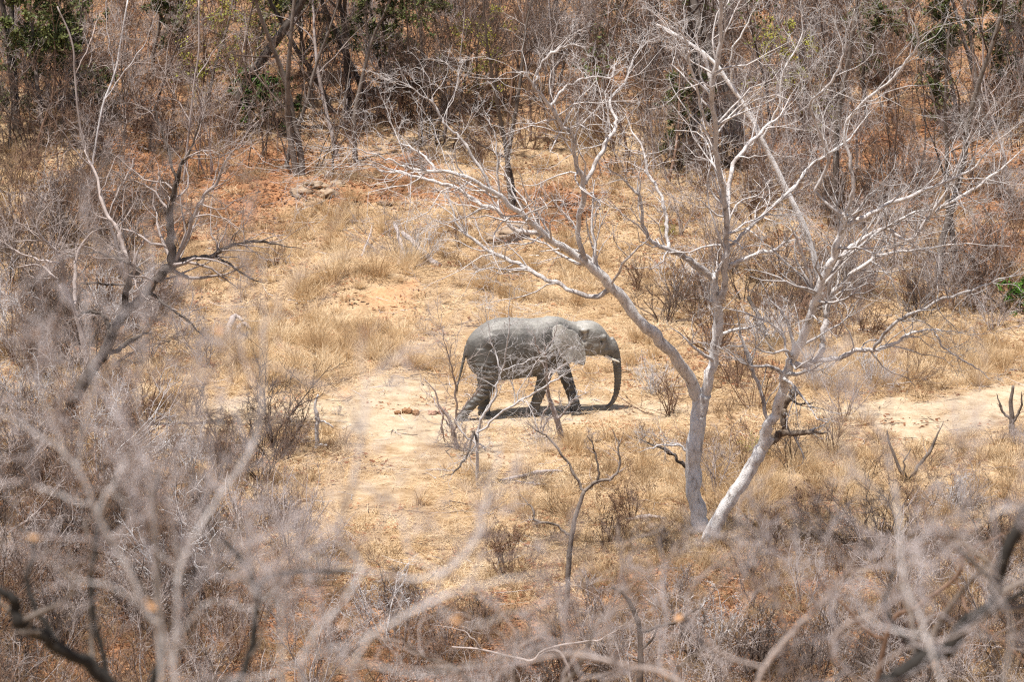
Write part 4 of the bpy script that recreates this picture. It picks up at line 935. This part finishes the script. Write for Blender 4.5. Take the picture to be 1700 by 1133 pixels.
# bare bushes
BU = {'on the slope behind the clearing': [(375, 432, 3, .8), (455, 440, 3, .7), (655, 436, 2, .75), (705, 440, 4, .75), (760, 400, 5, .7), (1055, 480, 1, .8), (1120, 500, 0, .95), (1180, 470, 2, .9), (1235, 500, 0, 1.0), (1290, 470, 4, 1.0), (1345, 500, 1, 1.1), (1425, 470, 0, 1.1), (1480, 440, 2, 1.0), (1540, 500, 1, .9), (1630, 500, 0, .9)],
      'at the left of the clearing': [(25, 470, 0, 1.1), (70, 520, 1, 1.1), (20, 590, 2, 1.0), (95, 610, 0, 1.0), (190, 560, 4, 1.0), (245, 600, 1, .9), (300, 560, 3, .9), (335, 610, 1, .85), (240, 690, 0, 1.0), (45, 690, 1, 1.2), (320, 690, 5, .8)],
      'right of the elephant around the pale trunks': [(1085, 655, 3, .75), (1110, 690, 1, .85), (1075, 745, 5, .6), (1215, 640, 1, .95), (1255, 680, 0, .95), (1350, 640, 1, .9), (1400, 690, 0, .9), (1310, 780, 4, .7), (1230, 790, 2, .8), (1380, 760, 4, .8), (1450, 640, 3, .8), (1515, 640, 2, .6), (1380, 560, 0, 1.1), (1200, 580, 0, .8), (1270, 575, 1, 1.0)],
      'in the lower left thicket': [(30, 800, 0, 1.1), (100, 770, 1, 1.2), (170, 800, 2, 1.1), (240, 770, 0, 1.1), (310, 790, 1, 1.1), (380, 770, 0, .9), (440, 800, 2, 1.0), (60, 900, 1, 1.2), (150, 890, 0, 1.2), (230, 880, 4, 1.2), (320, 900, 1, 1.2), (400, 880, 0, 1.1), (480, 880, 1, 1.0), (80, 1010, 0, 1.2), (200, 1000, 1, 1.2), (330, 1010, 2, 1.1), (450, 990, 0, 1.1), (540, 960, 5, .9)],
      'along the bottom of the picture': [(560, 1090, 1, 1.0), (640, 1060, 0, .9), (700, 1120, 3, .9), (800, 1050, 5, .8), (860, 1130, 1, .9), (1000, 1120, 3, .9), (1120, 1000, 5, .8), (1180, 1080, 1, 1.0), (1240, 960, 3, .8), (1330, 1010, 0, .9), (1400, 950, 5, .8), (1480, 1080, 1, 1.0), (1560, 960, 3, .9), (1640, 1050, 0, 1.0), (1670, 920, 1, .8), (1580, 850, 5, .8), (1100, 920, 5, .6)]}
for zone, L in BU.items():
    L = sorted(L)
    for j, (px, py, k, sc) in enumerate(L):
        g = gpt(px, py); mt = ['bark_grey', 'bark_brown', 'bark_dull', 'bark_pale', 'bark_brown'][int(rng.integers(0, 5))]
        place('bare_bush', 'leafless twiggy bush %s, %s from the left' % (zone, ORD[j]), 'bush', 'bare bushes ' + zone, BUSH[k][:2], ('stem_clump', 'twigs'), (M[mt], M[mt]), g, rng.uniform(0, 6.28), sc * rng.uniform(.9, 1.1))

# a few thin shoots and weeds round the elephant's path
for (px, py, k, sc, lab) in [(480, 745, 2, .55, 'thin bare shoots in the sand left of the dung'), (765, 748, 1, .75, 'low dry twiggy tuft at the foot of the dead sapling'), (905, 742, 0, .6, 'low dry twiggy tuft at the foot of the dead stump'),
                             (645, 642, 5, .28, 'tiny twiggy weed in the sand behind the dung'), (985, 735, 5, .35, 'dry weed just right of the dead stump'), (560, 690, 5, .25, 'tiny bare weed beside the track'), (1690, 740, 3, .5, 'twiggy tuft at the foot of the charred stump')]:
    place('bare_weed', lab, 'weed', 'thin weeds along the track', BUSH[k][:2], ('stem_clump', 'twigs'), (M['bark_grey'], M['bark_grey']), gpt(px, py), rng.uniform(0, 6.28), sc)

# ------------------------------------------------------------------ dung, rocks, fallen wood
def lump(seed, r, rough=.25, sub=3, squash=.75):
    import bmesh
    bm = bmesh.new(); bmesh.ops.create_icosphere(bm, subdivisions=sub, radius=1.0); me = bpy.data.meshes.new('lump'); bm.to_mesh(me); bm.free()
    n = len(me.vertices); co = np.empty(n * 3, np.float32); me.vertices.foreach_get('co', co); co = co.reshape(-1, 3)
    f = 1 + rough * 2 * (fbm(co[:, 0] * 1.3 + seed, co[:, 1] * 1.3 + co[:, 2] * 1.7, seed) + .6 * fbm(co[:, 0] * 4 + seed, co[:, 1] * 4 + co[:, 2] * 5, seed + 3))
    co = co * f[:, None] * np.array(r) * np.array([1, 1, squash]); me.vertices.foreach_set('co', co.ravel().astype(np.float32))
    me.polygons.foreach_set('use_smooth', np.ones(len(me.polygons), bool)); me.update(); return me
M['dung'] = leafmat('fibrous_reddish_dung', (.15, .075, .038), (.36, .20, .105), 26, .95)
M['dung_pink'] = leafmat('pinkish_clod', (.30, .17, .12), (.46, .29, .21), 18, .95)
M['rock'] = leafmat('pale_rock', (.20, .13, .085), (.40, .30, .21), 5, .9)
for i, (px, py, r, mt, lab) in enumerate([(660, 689, .085, 'dung', 'small reddish dung ball at the far left of the sandy track pile'), (676, 687, .125, 'dung', 'largest dung ball in the middle of the pile on the sand'), (690, 690, .10, 'dung', 'rounded dung ball at the right of the pile on the sand'),
                                          (718, 689, .10, 'dung_pink', 'pinkish clod just left of the dead sapling on the sand'), (735, 688, .13, 'dung_pink', 'pinkish clod behind the twigs of the dead sapling')]):
    g = gpt(px, py); tag(link('dung_ball', lump(i + 3, r, .55, 4), M[mt], None, (g[0], g[1], g[2] + r * .45)), lab, 'dung', 'dung on the sandy track')
for i, (px, py, r, lab) in enumerate([(500, 318, .30, 'pale broken rock at the left of the rocky ledge below the forking trunk'), (520, 306, .34, 'largest pale rock on the ledge below the forking trunk'), (540, 320, .28, 'pale rock at the right of the ledge below the forking trunk'), (556, 305, .2, 'small pale rock under the tight trunk cluster'),
                                      (583, 333, .2, 'small pale stone in the red leaf litter'), (640, 338, .15, 'tiny pale stone beside the red leaf litter'), (828, 390, .34, 'pale slab of rock on the slope above the elephant'), (850, 383, .42, 'larger pale slab of rock on the slope under the long limb'), (520, 335, .22, 'low pale stone at the foot of the ledge'), (953, 368, .13, 'small pale stone right of the slab above the elephant')]):
    g = gpt(px, py); o = link('rock', lump(20 + i, r * 1.25, .8, 3, .42), M['rock'], None, (g[0], g[1], g[2] - r * .17)); o.rotation_euler = (0, .2, i * 1.3); tag(o, lab, 'rock', 'pale rocks on the slope')
def log(label, pts, w, mt, seed, lift=.05):
    rr = np.random.default_rng(seed); P = np.array([gpt(a, b) + np.array([0, 0, h + lift]) for a, b, h in pts]); s = smooth_line(P, 14) + rr.normal(0, .012, (14, 3))
    rad = np.interp(np.linspace(0, 1, 14), np.linspace(0, 1, len(w)), w) * (1 + .12 * rr.normal(size=14)); b = s[0].copy()
    V, F = tubes((s - b)[None], rad[None], 9); V = np.vstack([V, s[:1] - b, s[-1:] - b]); n = 9; a0 = np.arange(n); a1 = np.arange(13 * n, 14 * n)
    tri = np.vstack([np.stack([np.roll(a0, -1), a0, np.full(n, len(V) - 2)], -1), np.stack([a1, np.roll(a1, -1), np.full(n, len(V) - 1)], -1)])
    o = link('fallen_log', new_mesh('fallen_log', V, [F, tri]), M[mt], None, b); tag(o, label, 'log', 'fallen wood')
log('pale fallen branch lying in the straw below the elephant', [(828, 803, 0), (870, 795, .02), (905, 790, .05), (935, 787, .02)], [.03, .045, .05, .02], 'bark_grey', 1)
log('thin fallen stick just below the pale fallen branch', [(855, 803, 0), (880, 808, .02), (905, 810, .02)], [.015, .03, .02], 'bark_grey', 2)
log('short pale fallen log left of the forked tree\'s foot', [(1038, 868, 0), (1070, 866, .05), (1106, 867, .03)], [.04, .06, .03], 'bark_grey', 3)
log('bleached dead wood arching up in the grass at the left', [(378, 560, 0), (383, 552, .22), (392, 548, .34), (402, 552, .25)], [.09, .08, .065, .03], 'bark_grey', 4)
log('bleached stump piece leaning beside the arched dead wood', [(392, 560, 0), (398, 556, .18), (408, 556, .25), (418, 560, .15)], [.07, .07, .055, .03], 'bark_grey', 5)
log('grey fallen limb lying under the arched dead wood', [(398, 572, .02), (415, 562, .08), (430, 552, .1)], [.07, .08, .05], 'bark_trunk', 6)
log('pale fallen trunk lying in the bare bush above the grass', [(668, 418, .5), (690, 426, .3), (712, 438, .1), (730, 445, 0)], [.06, .08, .09, .08], 'bark_grey', 7)
log('short pale log propped left of the pale fallen trunk', [(662, 442, 0), (668, 432, .2), (655, 405, .55)], [.08, .08, .04], 'bark_grey', 8)
log('thin pale branch lying flat on the grass far left of the elephant', [(600, 430, .02), (612, 412, .2), (618, 398, .35)], [.03, .025, .012], 'bark_grey', 9)
log('dark half-burnt log lying in the grass right of the leaning trunk', [(1330, 858, .03), (1362, 862, .05), (1400, 866, .02)], [.03, .04, .02], 'bark_trunk', 10)
log('dark fallen limb in the twigs behind the forked tree', [(1243, 530, .5), (1262, 556, .35), (1282, 588, .05)], [.05, .07, .06], 'bark_dark', 11)
log('pale stick on the grass at the lower right', [(1385, 866, .03), (1398, 868, .04), (1408, 869, .03)], [.02, .025, .02], 'bark_grey', 12)
log('dark stick lying in the straw at the lower left centre', [(640, 985, .02), (665, 988, .04), (690, 987, .02)], [.015, .025, .012], 'bark_trunk', 13)

# ------------------------------------------------------------------ scattered growth nobody could count
def gn_scatter(name, protos, P, rot, scl, idx, label):
    coll = bpy.data.collections.new(name + '_kinds')
    for k, (me, mt) in enumerate(protos):
        if not me.materials: me.materials.append(mt)
        o = bpy.data.objects.new('%s_kind_%02d' % (name, k), me); coll.objects.link(o)
    me = bpy.data.meshes.new(name); me.vertices.add(len(P)); me.vertices.foreach_set('co', np.ascontiguousarray(P, np.float32).ravel())
    a = me.attributes.new('rot', 'FLOAT_VECTOR', 'POINT'); a.data.foreach_set('vector', np.ascontiguousarray(rot, np.float32).ravel())
    a = me.attributes.new('scl', 'FLOAT', 'POINT'); a.data.foreach_set('value', np.ascontiguousarray(scl, np.float32))
    a = me.attributes.new('idx', 'INT', 'POINT'); a.data.foreach_set('value', np.ascontiguousarray(idx, np.int32))
    o = link(name, me); tag(o, label, None, None, 'stuff')
    ng = bpy.data.node_groups.new(name, 'GeometryNodeTree')
    ng.interface.new_socket('Geometry', in_out='INPUT', socket_type='NodeSocketGeometry'); ng.interface.new_socket('Geometry', in_out='OUTPUT', socket_type='NodeSocketGeometry')
    gi = ng.nodes.new('NodeGroupInput'); go = ng.nodes.new('NodeGroupOutput'); ci = ng.nodes.new('GeometryNodeCollectionInfo')
    ci.inputs['Collection'].default_value = coll; ci.inputs['Separate Children'].default_value = True; ci.inputs['Reset Children'].default_value = True
    ip = ng.nodes.new('GeometryNodeInstanceOnPoints'); ip.inputs['Pick Instance'].default_value = True
    def na(nm, t):
        n = ng.nodes.new('GeometryNodeInputNamedAttribute'); n.data_type = t; n.inputs['Name'].default_value = nm
        return [s for s in n.outputs if s.enabled and s.name == 'Attribute'][0]
    L = ng.links.new
    L(gi.outputs[0], ip.inputs['Points']); L(ci.outputs[0], ip.inputs['Instance']); L(na('idx', 'INT'), ip.inputs['Instance Index'])
    e2r = ng.nodes.new('FunctionNodeEulerToRotation'); L(na('rot', 'FLOAT_VECTOR'), e2r.inputs[0]); L(e2r.outputs[0], ip.inputs['Rotation'])
    L(na('scl', 'FLOAT'), ip.inputs['Scale']); L(ip.outputs[0], go.inputs[0])
    o.modifiers.new('scatter', 'NODES').node_group = ng
    return o

def blades(seed, n, rad, h, lie, wdt=.007, seg=3, clump=False):
    """a tuft: n curved grass blades; lie 0 upright .. 1 flat"""
    rng = np.random.default_rng(seed); a = rng.uniform(0, 6.28, n); rr = rad * np.sqrt(rng.uniform(0, 1, n))
    S = np.stack([np.cos(a) * rr, np.sin(a) * rr, rng.uniform(-.02, .01, n)], -1)
    b = rng.uniform(0, 6.28, n) if not clump else a + rng.normal(0, .6, n)
    el = np.clip(rng.normal(1.35 * (1 - lie) + .08 * lie, .18, n), .03, 1.5)
    D = np.stack([np.cos(b) * np.cos(el), np.sin(b) * np.cos(el), np.sin(el)], -1)
    L = h * rng.uniform(.5, 1.25, n); P = np.zeros((n, seg + 1, 3)); P[:, 0] = S; d = D
    for k in range(1, seg + 1):
        d = d + rng.normal(0, .12, (n, 3)); d[:, 2] -= .16 * (1 - lie * .6); d = unit(d); P[:, k] = P[:, k - 1] + d * (L / seg)[:, None]
        P[:, k, 2] = np.maximum(P[:, k, 2], .006)
    side = unit(np.cross(D, np.array([0, 0, 1.]) + rng.normal(0, .3, (n, 3)))); wd = wdt * np.linspace(1, .25, seg + 1)
    A_ = P + side[:, None] * wd[None, :, None]; B_ = P - side[:, None] * wd[None, :, None]
    V = np.stack([A_, B_], 2).reshape(-1, 3); i = np.arange(n * (seg + 1) * 2).reshape(n, seg + 1, 2)
    return V, np.stack([i[:, :-1, 0], i[:, :-1, 1], i[:, 1:, 1], i[:, 1:, 0]], -1).reshape(-1, 4)
MAT_T = [(new_mesh('m', *blades(200 + i, 46, .42, .34, .95, .0065), False), M['straw']) for i in range(4)]
STAND = [(new_mesh('s', *blades(210 + i, 80, .10, .46, .22, .007, 4, True), False), M['straw']) for i in range(3)]
TALL = [(new_mesh('t', *blades(220 + i, 120, .17, .72, .16, .007, 4, True), False), M['straw']) for i in range(3)]
DULL = [(new_mesh('d', *blades(230 + i, 44, .20, .40, .25, .006, 3, True), False), M['straw_dull']) for i in range(3)]
def litter_mesh(seed, n, R):
    rng = np.random.default_rng(seed); C = np.stack([rng.uniform(-R, R, n), rng.uniform(-R, R, n), rng.uniform(.005, .03, n)], -1)
    s = rng.uniform(.035, .075, n)[:, None]; a = rng.uniform(0, 6.28, n); t = np.stack([np.cos(a), np.sin(a), rng.normal(0, .25, n)], -1); b = np.stack([-np.sin(a), np.cos(a), rng.normal(0, .3, n)], -1)
    V = np.stack([C - t * s, C + b * s * .5, C + t * s, C - b * s * .5], 1).reshape(-1, 3); V[:, 2] = np.maximum(V[:, 2], .002)
    return V, np.arange(4 * n).reshape(-1, 4)
LIT = [(new_mesh('l', *litter_mesh(240 + i, 26, .5), False), M['litter']) for i in range(4)]

def candidates(n, seed, y0=104, y1=188, ext=7):
    rng = np.random.default_rng(seed); y = rng.uniform(y0, y1, n); x = rng.uniform(-1, 1, n) * (y * .0925 + ext)
    z = terrain(x, y); P = np.stack([x, y, z], -1); px, py = project(P)
    return P, px, py, rng
def put(name, label, protos, P, rng, keep, s0, s1, tilt=.12, sel=None):
    P = P[keep]; n = len(P); rot = np.stack([rng.normal(0, tilt, n), rng.normal(0, tilt, n), rng.uniform(0, 6.28, n)], -1)
    k = rng.integers(0, len(protos), n) if sel is None else sel[keep]
    return gn_scatter(name, protos, P, rot, rng.uniform(s0, s1, n), k, label)

GOLD = [(540, 570, 190, 60, 1), (680, 600, 90, 40, .9), (470, 610, 120, 40, .8), (540, 390, 120, 40, .9), (430, 480, 160, 50, .8), (620, 480, 120, 40, .8), (880, 500, 200, 40, .6), (1250, 820, 120, 60, .8), (1330, 770, 130, 40, .8),
        (1090, 790, 60, 40, .7), (1560, 600, 160, 40, .8), (1400, 850, 250, 60, .6), (960, 240, 120, 60, .5), (960, 430, 100, 30, .6), (200, 450, 100, 40, .6), (1420, 600, 120, 40, .6), (1030, 560, 120, 40, .4), (830, 620, 60, 30, .4), (940, 740, 60, 20, .5), (760, 740, 60, 20, .5)]
P, px, py, rng = candidates(62000, 301)
sand = blobs(px, py, SANDZ); red = np.maximum(blobs(px, py, REDZ), np.where(P[:, 1] > 168, .55, 0)); ora = blobs(px, py, ORAZ); gold = blobs(px, py, GOLD)
patch = fbm(P[:, 0] / 2.2, P[:, 1] / 2.2, 91)
put('matted_straw', 'flattened dry straw covering the clearing floor', MAT_T, P, rng, rng.uniform(0, 1, len(P)) < np.clip(.62 + patch * 1.4 - .85 * sand - .75 * red - ora - .5 * (py < 290), .03, 1), .7, 1.25, .05)
P, px, py, rng = candidates(46000, 302)
sand = blobs(px, py, SANDZ); red = np.maximum(blobs(px, py, REDZ), np.where(P[:, 1] > 168, .8, 0)); gold = blobs(px, py, GOLD); ora = blobs(px, py, ORAZ)
patch = 1.6 * fbm(P[:, 0] / .9, P[:, 1] / .9, 95)
dens = np.clip(.03 + patch * .7 + .45 * gold - .9 * sand - .25 * red - ora, .0, 1)
put('dry_grass', 'tufts of golden dry grass standing in the clearing', STAND + TALL + STAND, P, rng, rng.uniform(0, 1, len(P)) < dens, .35, 1.15, .22, np.where(gold > .45, rng.integers(0, 6, len(P)), rng.integers(6, 9, len(P))))
P, px, py, rng = candidates(30000, 303)
red = np.maximum(blobs(px, py, REDZ), np.where(P[:, 1] > 165, .45, 0)); sand = blobs(px, py, SANDZ); low = 1 / (1 + np.exp(-(py - 900) / 60)) * .35 + 1 / (1 + np.exp(-(px - 1050) / 60)) * (py > 640) * .25 + (px < 420) * .25
patch = fbm(P[:, 0] / 1.4, P[:, 1] / 1.4, 97)
put('dry_weeds', 'dull brown dry weeds between the bushes', DULL, P, rng, rng.uniform(0, 1, len(P)) < np.clip(.06 + .22 * red + low + patch * .5 - sand, 0, 1), .5, 1.3, .15)
P, px, py, rng = candidates(26000, 304)
red = np.maximum(blobs(px, py, REDZ), np.where(P[:, 1] > 165, .6, 0)); sand = blobs(px, py, SANDZ)
put('leaf_litter', 'reddish brown fallen leaves covering the slope', LIT, P, rng, rng.uniform(0, 1, len(P)) < np.clip(.13 + .9 * red + .5 * fbm(P[:, 0] / 1.5, P[:, 1] / 1.5, 99) - .75 * sand, .03, 1), .7, 1.3, .06)
# the twiggy thicket that reads as one mass
P, px, py, rng = candidates(3200, 305, 104, 188)
g1 = np.clip((310 - py) / 100, 0, 1) * .8; g2 = np.clip((330 - px) / 160, 0, 1) * np.clip((py - 100) / 100, 0, 1) * .75; g3 = np.clip((px - 1060) / 120, 0, 1) * np.clip((600 - py) / 80, 0, 1) * .5
g4 = np.clip((520 - px) / 160, 0, 1) * np.clip((py - 690) / 80, 0, 1) * .7; g5 = np.clip((py - 960) / 120, 0, 1) * .45; g6 = np.clip((px - 1080) / 150, 0, 1) * np.clip((py - 780) / 90, 0, 1) * .22
gap = blobs(px, py, [(447, 215, 60, 40, .95), (250, 150, 110, 40, .9), (620, 340, 230, 55, 1), (900, 320, 170, 60, .8), (960, 230, 90, 40, .7), (1560, 640, 240, 60, .8), (680, 140, 90, 40, .5), (600, 240, 120, 30, .4)])
dens = np.maximum.reduce([g1, g2, g3, g4, g5, g6]) * (1 - gap) * np.clip(1 + 2 * fbm(P[:, 0] / 3, P[:, 1] / 3, 103), 0, 1.6)
TH = []
for k, b in enumerate(BUSH):
    for mt in ('bark_grey', 'bark_brown', 'bark_dull'):
        a0, a1 = b[0], b[1]
        va = np.empty(len(a0.vertices) * 3, np.float32); a0.vertices.foreach_get('co', va)
        vb = np.empty(len(a1.vertices) * 3, np.float32); a1.vertices.foreach_get('co', vb)
        fa = np.empty(len(a0.loops), np.int32); a0.loops.foreach_get('vertex_index', fa); fb = np.empty(len(a1.loops), np.int32); a1.loops.foreach_get('vertex_index', fb)
        if mt == 'bark_grey': TH.append((new_mesh('thicket_twigs', np.vstack([va.reshape(-1, 3), vb.reshape(-1, 3)]), np.vstack([fa.reshape(-1, 4), fb.reshape(-1, 4) + len(a0.vertices)])), M[mt]))
        else: m2 = TH[-1][0].copy(); m2.materials.clear(); TH.append((m2, M[mt]))
put('twig_thicket', 'tangled grey-brown leafless thicket massing round the clearing', TH, P, rng, rng.uniform(0, 1, len(P)) < dens, .6, 1.25, .1, np.where((py < 300) & (rng.uniform(0, 1, len(P)) < .55), rng.integers(18, 24, len(P)), rng.integers(0, 18, len(P))))

# ------------------------------------------------------------------ stones and broken twigs on the bare soil
PEB = [(lump(60 + i, .03, .4, 1, .7), M['rock']) for i in range(3)]
P, px, py, rng = candidates(9000, 306)
put('pebbles', 'small stones and clods scattered on the bare soil', PEB, P, rng, rng.uniform(0, 1, len(P)) < np.clip(.12 + .8 * blobs(px, py, SANDZ), 0, 1), .35, 1.3, .5)
def sticks(seed, n):
    r = np.random.default_rng(seed); a = r.uniform(0, 6.28, n); S = np.stack([r.uniform(-.5, .5, n), r.uniform(-.5, .5, n), r.uniform(.01, .05, n)], -1)
    Pq, Rq = grow(S, np.stack([np.cos(a), np.sin(a), r.normal(0, .08, n)], -1), r.uniform(.2, .8, n), r.uniform(.005, .011, n), 5, .15, -.01, r); Pq[..., 2] = np.maximum(Pq[..., 2], .008)
    return tubes(Pq, Rq, 4)
STK = [(new_mesh('k', *sticks(70 + i, 7)), M[m]) for i, m in enumerate(['bark_grey', 'bark_dull', 'bark_brown', 'bark_pale'])]
P, px, py, rng = candidates(3600, 307)
put('fallen_twigs', 'broken twigs lying about on the ground', STK, P, rng, rng.uniform(0, 1, len(P)) < .75 - .45 * blobs(px, py, SANDZ), .7, 1.3, .05)
